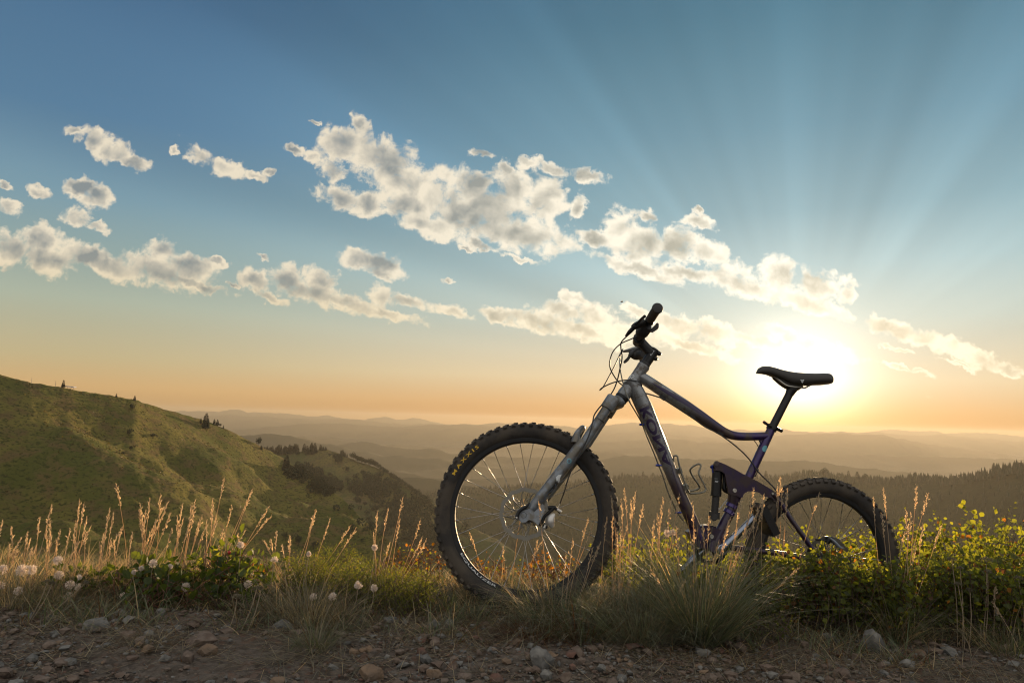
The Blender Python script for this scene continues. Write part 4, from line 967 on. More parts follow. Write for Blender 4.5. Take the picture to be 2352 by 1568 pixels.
def blades(mb, base, tipdir, L, w, bend, seg=4, droop=1.0):
    """many tapering curved blades: base (n,3), unit direction (n,3), lengths, widths"""
    n = len(base); t = np.linspace(0, 1, seg+1); hor = tipdir.copy(); hor[:, 2] = 0; hn_ = np.linalg.norm(hor, axis=1)[:, None]+1e-6; hor /= hn_
    L = np.broadcast_to(L, (n,)); w = np.broadcast_to(w, (n,)); bend = np.broadcast_to(bend, (n,))
    sd_ = np.cross(hor, (0, 0, 1.0)); tw = rng.uniform(-1, 1, n)[:, None]; sd_ = sd_*np.cos(tw)+hor*np.sin(tw)
    V = []
    for i, s in enumerate(t):
        c = base+tipdir*(L*s)[:, None]+hor*(bend*L*s*s)[:, None]; c[:, 2] -= bend*L*s*s*s*.7*droop
        ww = (w*(1-s)**.6 if i < seg else w*.05)
        V += [c-sd_*ww[:, None], c+sd_*ww[:, None]]
    V = np.stack(V, 1); k = np.arange(n)[:, None]*(2*seg+2)
    fs = [k+np.array((2*i, 2*i+1, 2*i+3, 2*i+2)) for i in range(seg)]
    F_ = np.concatenate(fs)+mb.n
    mb.v.append(V.reshape(-1, 3)); mb.f += [tuple(q) for q in F_.tolist()]; mb.mi += [mb.cur]*len(F_); mb.n += n*(2*seg+2)

def bush(name, label, cat, vx, vtop, D, rx, ry, stems, lsize, asp, mats, group=None, spacing=.016, lean=.5, twigm='twig', berries=0, flowers=0, thin=1.0, hvar=.35, start=.25):
    c = place(vx, D); top = W(vx, vtop, D)[2]; H = top-c[2]
    root = empty(name, c, label, cat, group)
    lm = MB(); tm = MB(); fm = MB()
    P_, D_, L_, M_ = [], [], [], []
    for i in range(stems):
        a = rng.uniform(0, 2*math.pi); r = math.sqrt(rng.uniform(0, 1)); ox, oy = r*math.cos(a)*rx, r*math.sin(a)*ry
        b = np.array((c[0]+ox*.75, c[1]+oy*.75, 0)); b[2] = gz(b[0], b[1])-.005
        h = (H*(1-.28*r*r)*(1-hvar*rng.random()) - (b[2]-c[2])*.0); ln = np.array((ox/rx, oy/ry))*lean*h*.45+rng.normal(size=2)*.08*h
        pts = []
        wob = rng.normal(size=2)*.035
        for t in np.linspace(0, 1, 7):
            pts.append(b+np.array((ln[0]*t*t+wob[0]*math.sin(t*4), ln[1]*t*t+wob[1]*math.sin(t*3.1), h*t*(1-.0*t))))
        pts = np.array(pts)
        if i % 2 == 0 or stems < 60: tm.tube(pts, lerp_r([.0022*thin, .0008*thin], 7), 4, caps=False)
        n = max(3, int(h*(1-start)/spacing*rng.uniform(.8, 1.2))); tt_ = rng.uniform(start, 1.0, n)**.9
        pos = np.stack([np.interp(tt_, np.linspace(0, 1, 7), pts[:, k]) for k in range(3)], 1)
        dd = rdir(n, .25); pet = rng.uniform(.2, 1.6, n)[:, None]*lsize
        P_.append(pos+dd*pet); D_.append(dd+rng.normal(size=(n, 3))*.4); L_.append(lsize*rng.uniform(.35, 1.35, n))
        if flowers and rng.random() < flowers:
            k = 14; q = pts[-1]+rng.normal(size=(k, 3))*np.array((.010, .010, .012)); lm.cur = len(mats); add_leaves(lm, q, rdir(k, .8), rdir(k), .0045, .8)
    P_ = np.concatenate(P_); D_ = np.concatenate(D_); L_ = np.concatenate(L_)
    up = rng.normal(size=(len(P_), 3))*.7+np.array((0, -.25, .6))
    k = rng.random(len(P_)); cum = 0
    for i, (m_, fr) in enumerate(mats):
        s_ = (k >= cum) & (k < cum+fr); cum += fr; lm.cur = i
        if s_.any(): add_leaves(lm, P_[s_], D_[s_], up[s_], L_[s_], asp*rng.uniform(.8, 1.2, s_.sum()))
    lm.build('foliage', [MT[m_] for m_, _ in mats]+[MT['sage_flower']], root, base=c, smooth=False)
    tm.build('stems_mass' if False else 'stem', MT[twigm], root, base=c, auto=None)
    if fm.n: fm.build('flowering_tips', MT['sage_flower'], root, base=c, smooth=False)
    for i in range(berries):
        j = rng.integers(len(P_)); bm_ = MB(); p = P_[j].copy(); p[2] = max(p[2], c[2]+H*.8); p[1] -= .02; bm_.ball((0, 0, 0), .0055, 8, (1, 1, 1.25)); o = bm_.build('rose_hip', MT['berry_red'], root); o.location = Vector(p-c)
    return root

RL = [('rose_leaf', .72), ('rose_leaf_dark', .22), ('orange_leaf', .06)]
G1 = 'wild rose bushes behind and around the bicycle'
B_ = [  # vx, top vy, D, rx, ry, stems
 ('low wild rose bush with lit yellow green leaves right behind the front wheel', 1450, 1215, 3.02, .15, .16, 80, 0),
 ('wild rose bush behind the bottom bracket and crank of the bicycle', 1590, 1205, 2.98, .17, .16, 95, 0),
 ('wild rose bush growing up through the swingarm between crank and rear wheel', 1745, 1225, 3.00, .16, .15, 90, 0),
 ('wild rose bush seen through the upper half of the rear wheel', 1895, 1192, 3.08, .19, .16, 120, 0),
 ('dense wild rose bush right behind the back edge of the rear wheel', 2075, 1150, 3.05, .15, .16, 100, 0),
 ('tall wild rose bush between the rear wheel and the right edge of the picture', 2185, 1158, 3.02, .17, .17, 110, 0),
 ('tallest wild rose bush with an arching shoot near the right edge', 2290, 1150, 2.95, .15, .17, 105, 1),
 ('wild rose bush cut off by the right edge of the picture', 2400, 1180, 2.90, .16, .18, 90, 0)]
for lab, vx, vt, D, rx, ry, st, be in B_:
    bush('rose_bush', lab, 'bush', vx, vt, D, rx, ry, int(st*1.15), .0185, .85, RL, G1, .0105, .85, berries=be, hvar=.6)
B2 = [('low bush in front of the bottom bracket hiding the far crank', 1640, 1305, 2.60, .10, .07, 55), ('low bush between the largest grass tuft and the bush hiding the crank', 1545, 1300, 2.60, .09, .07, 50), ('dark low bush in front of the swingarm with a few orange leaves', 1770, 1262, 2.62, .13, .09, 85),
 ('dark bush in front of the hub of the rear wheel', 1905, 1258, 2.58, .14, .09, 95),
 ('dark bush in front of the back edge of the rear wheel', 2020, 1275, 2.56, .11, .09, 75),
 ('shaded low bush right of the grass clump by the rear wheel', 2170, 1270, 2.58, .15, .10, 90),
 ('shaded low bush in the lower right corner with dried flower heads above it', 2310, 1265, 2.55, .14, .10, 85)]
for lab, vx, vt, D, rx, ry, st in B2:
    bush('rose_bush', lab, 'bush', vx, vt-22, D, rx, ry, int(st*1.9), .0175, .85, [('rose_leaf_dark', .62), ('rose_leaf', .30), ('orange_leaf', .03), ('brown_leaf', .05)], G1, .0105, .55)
bush('rose_bush', 'small bush with round green leaves in front of the down tube', 'bush', 1515, 1215, 2.80, .09, .07, 36, .0150, .95, [('rose_leaf', .8), ('rose_leaf_dark', .2)], G1, .013, .5)
bush('low_plant', 'small dark green leafy plant on the ground right of the big grass tuft', 'plant', 1762, 1378, 2.42, .05, .045, 26, .013, .95, [('rose_leaf_dark', 1.0)], None, .012, .8)
# left hand shrubs
bush('leafy_shrub', 'broad leaved green shrub behind the pale grass stalks left of the middle', 'shrub', 385, 1262, 2.62, .17, .10, 85, .033, .80, [('broad_leaf', .85), ('rose_leaf', .15)], 'broad leaved shrubs on the left', .030, .6, 'red_stem', thin=1.3)
bush('leafy_shrub', 'dark green low shrub under the dry grass near the left edge', 'shrub', 225, 1290, 2.60, .13, .09, 75, .026, .75, [('broad_leaf', 1.0)], 'broad leaved shrubs on the left', .024, .6, 'red_stem')
bush('leafy_shrub', 'taller broad leaved shrub with reddish shoots between grass stalks and feathery bush', 'shrub', 560, 1222, 2.62, .12, .09, 80, .030, .78, [('broad_leaf', .85), ('rose_leaf', .12), ('orange_leaf', .03)], 'broad leaved shrubs on the left', .026, .6, 'red_stem', berries=1, thin=1.3)
bush('leafy_shrub', 'dark shaded shrub at the foot of the taller broad leaved shrub', 'shrub', 570, 1300, 2.50, .11, .06, 60, .022, .8, [('broad_leaf', 1.0)], 'broad leaved shrubs on the left', .020, .5)
bush('leafy_shrub', 'low shrub with large heart shaped leaves in front of the pale grass stalks', 'shrub', 415, 1308, 2.50, .12, .06, 44, .034, .85, [('broad_leaf', 1.0)], 'broad leaved shrubs on the left', .026, .5, 'red_stem')
SG = [('sage_leaf', .93), ('sage_flower', .07)]
for lab, vx, vt, D, rx, ry, st in (('feathery green bush with yellowish tips right of the broad leaved shrub', 735, 1262, 2.66, .12, .10, 150), ('middle feathery green bush behind the dandelion like seed heads', 850, 1272, 2.62, .13, .10, 170),
        ('feathery green bush just left of the front wheel', 950, 1285, 2.56, .11, .09, 160), ('pale green feathery shoots behind the middle feathery bush', 800, 1235, 2.90, .20, .08, 110)):
    bush('feathery_bush', lab, 'bush', vx, vt, D, rx, ry, st, .0085, .30, SG, 'feathery green bushes left of the front wheel', .0042, .55, flowers=.35, thin=.7, start=.12)
OR = [('orange_leaf', .50), ('brown_leaf', .26), ('rose_leaf', .24)]
for lab, vx, vt, D, rx, ry, st in (('autumn orange bush just left of the front tyre', 975, 1225, 3.02, .11, .10, 42), ('orange and brown undergrowth seen through the lower left of the front wheel', 1110, 1262, 3.02, .15, .10, 80),
        ('orange and green undergrowth seen through the lower right of the front wheel', 1265, 1258, 3.0, .15, .10, 80), ('rusty twiggy plant with green leaves left of the front wheel', 925, 1232, 2.95, .07, .06, 22)):
    bush('autumn_bush', lab, 'bush', vx, vt, D, rx, ry, st, .0125, .75, OR, 'autumn coloured bushes behind the front wheel', .014, .6, 'red_stem')
# trailing shoot by the shock
bush('vine_shoot', 'thin yellow green shoot growing up beside the rear shock', 'plant', 1590, 1158, 2.95, .04, .03, 7, .012, .85, [('rose_leaf', 1.0)], None, .014, .3, start=.5)
bush('vine_shoot', 'yellow green shoot standing over the bush right of the rear wheel', 'plant', 2068, 1118, 2.95, .015, .02, 4, .012, .9, [('rose_leaf', 1.0)], None, .012, .3, start=.55)
bush('vine_shoot', 'arching leafy shoot rising above the bushes near the right edge', 'plant', 2270, 1142, 2.95, .05, .03, 9, .013, .9, [('rose_leaf', 1.0)], None, .012, .5, start=.45)
bush('small_sprout', 'small yellow green sprout at the bottom edge left of the orange stone', 'plant', 545, 1545, 2.02, .018, .014, 9, .016, .22, [('rose_leaf', .6), ('sage_flower', .4)], None, .006, .8)

# grass
def seed_stalk(root, base, tip, bend, head=.30, thick=1.0, mname='seed_straw', c=None):
    mb = MB(); base = np.array(base); tip = np.array(tip); L = np.linalg.norm(tip-base); d = nrm(tip-base); hor = nrm(np.cross(d, (0, 1.0, .05)))
    ts = np.linspace(0, 1, 12); P = np.array([base+(tip-base)*t+hor*bend*L*math.sin(math.pi*t)*.5 for t in ts])
    mb.tube(P, lerp_r([.0013*thick, .0010*thick, .0006*thick], 12), 4, caps=False)
    n = int(34*head/.3); tt_ = np.linspace(1-head*min(1, .22/L*1.3), 1, n)
    pos = np.stack([np.interp(tt_, ts, P[:, k]) for k in range(3)], 1); dd = d[None, :]*1.0+rng.normal(size=(n, 3))*.30
    w = np.sin(np.clip((tt_-tt_[0])/(1-tt_[0]), .08, .96)*math.pi)**.5
    add_leaves(mb, pos+rng.normal(size=(n, 3))*.0016*thick, dd, rdir(n), .0105*thick*w*rng.uniform(.8, 1.3, n), .34)
    return mb.build('seed_stalk', MT[mname], root, base=c, smooth=False)
def clump(name, label, vx, D, r, n, L, mats, group=None, lean=.6, bend=.5, w=.0012, stalks=(), droop=1.0, tilt=0.0, rd=None):
    c = place(vx, D); root = empty(name, c, label, 'grass', group)
    a = rng.uniform(0, 2*math.pi, n); rr = np.sqrt(rng.random(n)); base = np.stack([c[0]+rr*np.cos(a)*r, c[1]+rr*np.sin(a)*(rd or r), np.zeros(n)], 1)
    base[:, 2] = [gz(x, y)-.003 for x, y in base[:, :2]]
    le = lean*rr*rng.uniform(.4, 1.5, n); d = np.stack([np.cos(a)*le+tilt+rng.normal(size=n)*.15, np.sin(a)*le+rng.normal(size=n)*.12, np.ones(n)], 1); d /= np.linalg.norm(d, axis=1)[:, None]
    LL = L*rng.uniform(.35, 1.1, n); mb = MB(); k = rng.random(n); cum = 0
    for i, (m_, fr) in enumerate(mats):
        s_ = (k >= cum) & (k < cum+fr); cum += fr; mb.cur = i
        if s_.any(): blades(mb, base[s_], d[s_], LL[s_], w*rng.uniform(.6, 1.3, s_.sum()), bend*rng.uniform(.1, 1.3, s_.sum()), droop=droop)
    mb.build('tuft', [MT[m_] for m_, _ in mats], root, base=c, smooth=False)
    for (tx, ty, *o) in stalks:
        dd = D+(o[0] if o else rng.uniform(-.06, .10)); tip = W(tx, ty, dd); b = base[rng.integers(n)].copy()
        b[0] = c[0]+(tip[0]-c[0])*rng.uniform(.1, .45)+rng.normal()*.02; b[2] = gz(b[0], b[1])
        seed_stalk(root, b, tip, rng.uniform(-.06, .06), c=c)
    return root
V0 = lambda L: [(x/1.8867/1.7415, (1900+y/1.8867)/1.7415) for x, y in L]
V1 = lambda L: [((1100+x/1.96)/1.7415, (1950+y/1.96)/1.7415) for x, y in L]
V2 = lambda L: [((2100+x/2.007)/1.7415, (1950+y/2.007)/1.7415) for x, y in L]
V3 = lambda L: [((3000+x/1.598)/1.7415, (1750+y/1.598)/1.7415) for x, y in L]
GG = 'clumps of tall dry grass'
SM = [('straw', .6), ('straw_grey', .25), ('green_blade', .15)]
clump('grass_clump', 'pale dry grass clump with seed stalks at the left edge of the picture', 45, 2.62, .10, 260, .22, SM, GG, stalks=V0([(20, 335), (85, 385), (165, 465), (208, 422), (70, 515), (235, 470), (130, 560)]), tilt=.1)
clump('grass_clump', 'pale dry grass clump, second from the left edge, with stalks leaning right', 125, 2.62, .09, 260, .22, SM, GG, stalks=V0([(300, 315), (390, 222), (378, 340), (275, 525), (455, 415), (385, 440), (350, 400), (240, 545), (430, 470), (360, 520)]), tilt=.2)
clump('grass_clump', 'pale dry grass clump with long slanting stalks left of the broad leaved shrub', 200, 2.64, .09, 260, .22, SM, GG, stalks=V0([(600, 178), (575, 342), (635, 210), (657, 308), (690, 380), (560, 440), (530, 400), (640, 420), (600, 500)]), tilt=.25)
clump('grass_clump', 'pale dry grass clump with widely leaning stalks above the dark low shrub', 262, 2.66, .08, 200, .20, SM, GG, stalks=V0([(828, 243), (858, 278), (805, 398), (920, 388), (838, 475), (780, 440), (860, 490), (750, 500), (900, 430)]), tilt=.2)
clump('grass_clump', 'dense upright clump of pale seed stalks behind the broad leaved shrub', 345, 2.70, .09, 300, .22, SM, GG, stalks=V0([(875, 65), (1058, 210), (1130, 175), (1210, 142), (1240, 230), (1270, 200), (1050, 250), (1100, 260), (1180, 350), (1000, 430), (1290, 280), (1230, 300), (1150, 400), (1075, 320)]), tilt=.05)
clump('grass_clump', 'dense clump of pale seed stalks leaning right in the middle of the left grass', 425, 2.70, .09, 300, .22, SM, GG, stalks=V0([(1377, 215), (1385, 328), (1475, 182), (1470, 275), (1525, 300), (1450, 210), (1340, 300), (1430, 350), (1500, 350), (1300, 400), (1360, 420), (1550, 400)]), tilt=.15)
clump('grass_clump', 'clump of tall leaning seed stalks above the reddish shoots', 500, 2.70, .08, 300, .24, SM, GG, stalks=V0([(1607, 170), (1692, 22), (1630, 312), (1640, 345), (1750, 225), (1685, 405), (1910, 100), (1895, 120), (2030, 238), (2050, 305), (1850, 410), (1560, 340), (1600, 250), (1700, 440), (1800, 440)]), tilt=.3)
clump('grass_clump', 'thin dry grass with a few bent seed stalks behind the feathery bush', 690, 2.80, .12, 120, .18, SM, GG, stalks=V0([(2090, 420), (2040, 480), (1990, 490), (2185, 455), (2130, 520)])+V1([(318, 170), (435, 238), (595, 292), (635, 315), (115, 372), (300, 250)]))
clump('grass_clump', 'sparse dry grass with three spread seed stalks left of the front tyre', 885, 2.72, .10, 120, .18, SM, GG, stalks=V1([(805, 185), (888, 160), (1005, 70), (980, 245), (770, 350), (1140, 250), (900, 430), (1190, 400), (1155, 390)]))
clump('grass_clump', 'low dry grass around the foot of the front wheel seen through the spokes', 1180, 2.78, .20, 520, .15, [('straw', .5), ('green_blade', .3), ('brown_leaf', .2)], GG, stalks=V1([(1525, 345), (1785, 460), (1950, 90)])+V2([(100, 420), (135, 430)]), lean=.5, rd=.10, bend=.8)
clump('grass_clump', 'drooping grass in front of the lower right of the front tyre', 1290, 2.52, .15, 620, .22, [('green_blade', .45), ('straw_grey', .35), ('straw', .2)], GG, stalks=V2([(110, 95), (385, 410), (330, 530), (510, 240), (565, 250), (610, 430), (545, 480)]), lean=.7, bend=.8, rd=.09)
clump('grass_clump', 'grass clump with tall golden seed stalks just right of the front tyre', 1415, 2.52, .12, 520, .24, [('green_blade', .45), ('straw_grey', .4), ('straw', .15)], GG, stalks=V2([(690, 70), (795, 5), (775, 85), (850, 95), (888, 30), (950, 128), (660, 230), (705, 230), (825, 300), (770, 310), (740, 390), (720, 200)]), lean=.6, bend=.7, rd=.09)
clump('grass_clump', 'golden seed stalks in front of the down tube', 1500, 2.50, .08, 300, .24, [('green_blade', .45), ('straw_grey', .4), ('straw', .15)], GG, stalks=V2([(1110, 80), (1180, 60), (1090, 175), (1060, 210), (1215, 315), (1240, 45), (990, 470), (1040, 260), (1160, 160)]), lean=.6, rd=.07)
clump('grass_tuft', 'largest grass tuft, green grey and spreading, under the crank in the middle', 1608, 2.36, .070, 1500, .41, [('silver_blade', .50), ('green_blade', .18), ('straw_grey', .22), ('straw', .10)], GG, lean=.82, bend=.40, w=.0013, rd=.06,
      stalks=V2([(1345, 110), (1415, 235), (1480, 225), (1650, 230), (1620, 310), (1740, 80), (1560, 420), (1360, 330), (1835, 0), (1845, 90), (1925, 50), (1905, 455), (1700, 320), (1720, 470), (1920, 130), (2200, 640), (1010, 650), (1880, 180), (1790, 260)]))
clump('grass_tuft', 'low spreading green grey grass left of the largest tuft', 1478, 2.34, .12, 900, .24, [('silver_blade', .5), ('straw_grey', .5)], GG, lean=.9, bend=.6, rd=.07, stalks=V2([(1290, 740), (740, 1300), (430, 1045)]))
clump('grass_tuft', 'bent green grass in front of the front wheel contact', 1345, 2.36, .12, 520, .20, [('green_blade', .5), ('straw_grey', .3), ('brown_leaf', .2)], GG, lean=1.0, bend=.9, rd=.07)
clump('grass_clump', 'seed stalks standing in front of the swingarm and rear shock', 1745, 2.60, .09, 120, .20, SM, GG, stalks=V2([(2065, 0), (2105, 15), (2030, -20)])+V3([(195, 250), (240, 330), (445, 350), (310, 840), (20, 320), (85, 370)]), rd=.05)
clump('grass_clump', 'tall grass clump with long stalks crossing the back edge of the rear wheel', 2045, 2.50, .06, 330, .30, [('green_blade', .5), ('straw_grey', .35), ('straw', .15)], GG, stalks=V3([(790, 380), (853, 320), (840, 480), (1065, 310), (1142, 350), (1000, 465), (1105, 550), (1225, 555), (1060, 680), (990, 600), (1030, 480)]), lean=.9, bend=.6, rd=.05)
clump('grass_clump', 'sparse dry grass in the lower right corner', 2300, 2.40, .10, 260, .20, [('straw_grey', .5), ('green_blade', .3), ('straw', .2)], GG, stalks=V3([(1570, 950), (1550, 1050)]), lean=.8, bend=.8)
clump('grass_clump', 'rust brown dead grass lying left of the green grass tuft', 1240, 2.34, .11, 420, .12, [('brown_leaf', .8), ('straw_grey', .2)], GG, lean=1.3, bend=1.0, rd=.07)
clump('grass_clump', 'grey wiry dry grass below the feathery bushes', 735, 2.42, .13, 620, .19, [('straw_grey', .75), ('straw', .25)], GG, lean=.9, bend=.5, rd=.07, w=.0008)
clump('grass_clump', 'small wiry grass tuft on the bare gravel left of the middle', 755, 2.16, .05, 300, .16, [('straw_grey', .6), ('green_blade', .4)], GG, lean=1.2, bend=.6, w=.0007)
clump('grass_clump', 'flattened dry tuft on the gravel between the two brown stones', 385, 2.13, .05, 130, .09, [('straw_grey', .8), ('straw', .2)], GG, lean=1.6, bend=.8, w=.0008)
clump('grass_clump', 'low dry grass mound under the fluffy seed heads at the left edge', 75, 2.50, .16, 900, .16, [('straw', .45), ('straw_grey', .45), ('green_blade', .1)], GG, lean=.9, bend=.8, rd=.07, w=.0009, tilt=.1)
clump('grass_clump', 'dry grass mound between the dark low shrub and the seed heads', 190, 2.50, .09, 360, .15, [('straw', .35), ('straw_grey', .55), ('green_blade', .1)], GG, lean=.9, bend=.8, rd=.06, w=.0009)

# fluffy seed heads, each on its own stem
def seedhead(label, v, D, r, dx=0.0):
    p = W(v[0], v[1], D); b = place(v[0]+dx, D); root = empty('seed_head', b, label, 'seed head', 'white fluffy seed heads')
    mb = MB(); mb.tube(smooth_path([b, b*.5+p*.5+np.array((.008, 0, 0)), p], 8), .0009, 5, caps=False); mb.build('stem', MT['stem_straw'], root, base=b, auto=None)
    mb = MB(); n = 150; d = rdir(n, .15); gap = rdir(1)[0]; lim_ = rng.choice([2, 2, .75, .35]); d = d[d@gap < lim_]; n = len(d); r = r*rng.uniform(.85, 1.12); base = p+d*r*.12; sd_ = np.cross(d, rdir(n)); sd_ /= np.linalg.norm(sd_, axis=1)[:, None]
    LLn = r*rng.uniform(.75, 1.05, n)[:, None]; V = np.stack([base-sd_*.00025, base+sd_*.00025, base+d*LLn+sd_*.0009, base+d*LLn-sd_*.0009], 1)
    mb.add(V.reshape(-1, 3), [(4*i, 4*i+1, 4*i+2, 4*i+3) for i in range(n)])
    tp = base+d*LLn; add_leaves(mb, tp-d*.002, rdir(n), rdir(n), .0035, .5)
    mb.ball(p, r*.22, 8)
    mb.build('puff', MT['fluff'], root, base=b, smooth=False)
SH = [('fluffy seed head cut by the left edge, the upper one', V0([(20, 710)])[0], 2.46, .017), ('fluffy seed head at the left edge, below the upper one', V0([(10, 830)])[0], 2.44, .014),
 ('large flat fluffy seed head near the left edge, the biggest', V0([(235, 712)])[0], 2.46, .019), ('large fluffy seed head touching the biggest one on its left side', V0([(170, 718)])[0], 2.47, .018),
 ('fluffy seed head standing highest above the dry mound on the far left', V0([(438, 642)])[0], 2.46, .014), ('shaded grey seed head low in the dry mound on the far left', V0([(140, 872)])[0], 2.42, .015),
 ('half open seed head on top of the mound right of the highest one', V0([(445, 752)])[0], 2.46, .015), ('left one of the two seed heads side by side over the dark low shrub', V0([(528, 826)])[0], 2.44, .014),
 ('right one of the two seed heads side by side over the dark low shrub', V0([(592, 842)])[0], 2.44, .012), ('small seed head just above the pair over the dark low shrub', V0([(595, 768)])[0], 2.44, .009),
 ('open round seed head lowest in front of the dark low shrub', V0([(500, 942)])[0], 2.42, .015), ('small white seed head just above the lowest open one', V0([(520, 898)])[0], 2.42, .008),
 ('white seed head lying on the leaves left of the heart shaped leaves', V0([(928, 908)])[0], 2.44, .010), ('round seed head at the left foot of the upright seed stalks', V0([(1015, 730)])[0], 2.46, .010),
 ('small seed head touching the round one at the foot of the upright stalks', V0([(1066, 702)])[0], 2.46, .008), ('big bright seed head between the upright seed stalks', V0([(1155, 664)])[0], 2.46, .014),
 ('bright seed head right of the big bright one between the stalks', V0([(1282, 692)])[0], 2.46, .011), ('seed head in front of the heart shaped leaves', V0([(1398, 842)])[0], 2.43, .015),
 ('round seed head among the yellow green leaves of the taller shrub', V0([(1818, 526)])[0], 2.48, .012), ('bright seed head at the gap between taller shrub and feathery bush', V0([(2070, 642)])[0], 2.50, .015),
 ('shaded seed head on the dark foot of the taller shrub', V0([(1870, 820)])[0], 2.42, .013), ('bright seed head on a long stem above the feathery bushes', V1([(780, 468)])[0], 2.50, .012),
 ('small drooping seed head on the left end of the feathery bushes', V1([(265, 517)])[0], 2.50, .009), ('pale green seed head low left before the feathery bush', V1([(300, 852)])[0], 2.42, .013),
 ('pale green seed head low before the middle feathery bush', V1([(452, 852)])[0], 2.42, .012), ('white seed head low before the right feathery bush', V1([(776, 785)])[0], 2.42, .012),
 ('ragged seed head left of the white one before the right feathery bush', V1([(655, 760)])[0], 2.42, .013), ('fluffy seed head in front of the bush left of the down tube', V2([(1145, 362)])[0], 2.50, .013),
 ('smaller seed head touching the one left of the down tube', V2([(1188, 356)])[0], 2.51, .010), ('round white seed head low in the lower right corner', V3([(1588, 1115)])[0], 2.42, .013)]
for lab, v, D, r in SH: seedhead(lab, v, D, r, rng.uniform(-8, 8))

# dried yarrow
def yarrow(label, v, vb, D, r, m='straw_grey'):
    p = W(v[0], v[1], D); b = place(vb, D); root = empty('yarrow_stalk', b, label, 'dried flower', 'dried flat topped flower stalks')
    mb = MB(); mb.tube(smooth_path([b, b*.5+p*.5+np.array((.006, 0, 0)), p-np.array((0, 0, r*.5))], 8), .0013, 5, caps=False)
    for k in range(7):
        a = rng.uniform(0, 6.28); q = p+np.array((math.cos(a), math.sin(a), 0))*r*rng.uniform(.3, .9); mb.tube([p-np.array((0, 0, r*.9)), q], .0005, 4, caps=False)
    mb.build('stem', MT['stem_straw'], root, base=b, auto=None)
    mb = MB(); n = 110; a = rng.uniform(0, 2*math.pi, n); rr = np.sqrt(rng.random(n))*r; q = p+np.stack([np.cos(a)*rr, np.sin(a)*rr, -rr*rr/r*.5+rng.normal(size=n)*.0012], 1)
    add_leaves(mb, q, rdir(n, .8), rdir(n), .0042, .9); mb.build('flower_head', MT[m], root, base=b, smooth=False)
YA = [('dried flat flower stalk in front of the taller shrub, the left one of three', V0([(1790, 902)])[0], 558, 2.28, .015), ('dried flower stalk in front of the taller shrub, the middle one of three', V0([(1940, 838)])[0], 585, 2.28, .010),
 ('dried flower stalk in front of the taller shrub, the right one of three', V0([(1972, 842)])[0], 600, 2.28, .010), ('brown dried flower stalk on the far left, left of its pair', V0([(360, 790)])[0], 112, 2.30, .009),
 ('brown dried flower stalk on the far left, right of its pair', V0([(398, 806)])[0], 116, 2.30, .008), ('long leaning dried stalk left of the dark low shrub', V0([(650, 800)])[0], 132, 2.28, .007),
 ('pale flat flower head over the right bushes, the largest one', V3([(1510, 768)])[0], 2235, 2.45, .018), ('pale flat flower head left of the largest one over the right bushes', V3([(1290, 768)])[0], 2180, 2.45, .014),
 ('small flat flower head between the two larger ones over the right bushes', V3([(1342, 826)])[0], 2190, 2.44, .011), ('flat flower head in the shade below the small one on the right', V3([(1330, 926)])[0], 2195, 2.42, .013),
 ('small flat flower head right of the shaded one on the right', V3([(1405, 966)])[0], 2205, 2.42, .010), ('thin flat flower head just under the largest one on the right', V3([(1518, 846)])[0], 2240, 2.44, .012),
 ('flat flower head near the right edge of the picture', V3([(1715, 886)])[0], 2330, 2.43, .014), ('reddish flat flower head near the ground on the right', V3([(1350, 1230)])[0], 2210, 2.36, .012)]
for lab, v, vb, D, r in YA: yarrow(lab, v, vb, D, r)

# ------------------------------------------------------------------ stones
def stone_mat(name, c, c2):
    m = mat(name, c, .9, var=.25, vscale=22, c2=c2, bump=.004, bscale=70, spec=.25); return m
stone_mat('stone_grey', (.155, .148, .135), (.090, .088, .084)); stone_mat('stone_tan', (.17, .115, .075), (.11, .080, .058)); stone_mat('stone_brown', (.105, .075, .058), (.13, .10, .08)); stone_mat('stone_red', (.13, .070, .052), (.09, .062, .050))
def ico(sub):
    bm = bmesh.new(); bmesh.ops.create_icosphere(bm, subdivisions=sub, radius=1); V = np.array([v.co[:] for v in bm.verts]); f = [[v.index for v in q.verts] for q in bm.faces]; bm.free(); return V, f
IV, IF = ico(4)
def stone(label, vx, vy, w, h, m, sink=.35, seed=0, dep=.8):
    p = gpt(vx, vy+h*.35); D = float((p-CAM)@(C2W@np.array((0, 0, 1.)))); s = D/F; sx, sz = w*s/2, h*s/2*1.35
    V = IV.copy(); out = []
    r_ = np.random.default_rng(seed); cuts = [(nrm(r_.normal(size=3)), r_.uniform(.48, .80)) for _ in range(16)]
    for n_, d_ in cuts:
        k = V@n_; V = V-np.where(k > d_, (k-d_)*.92, 0)[:, None]*n_
    V = V*(1+.0*V)
    k = np.array([.10*fbm(v[0]*1.6+seed, v[1]*1.6, v[2]*1.6, 6, .7) for v in V]); V = V*(1+k)[:, None]
    V = V*np.array((sx, max(sx*dep, sz), sz))
    a = r_.uniform(-.25, .25); V[:, [0, 2]] = V[:, [0, 2]]@np.array(((math.cos(a), -math.sin(a)), (math.sin(a), math.cos(a))))
    mb = MB(); mb.add(V, IF); o = mb.build('stone', MT[m], smooth=True, auto=28); o.location = Vector((p[0], p[1], p[2]+sz*(1-2*sink)*.6))
    return tag(o, label, 'stone', 'stones on the gravel path')
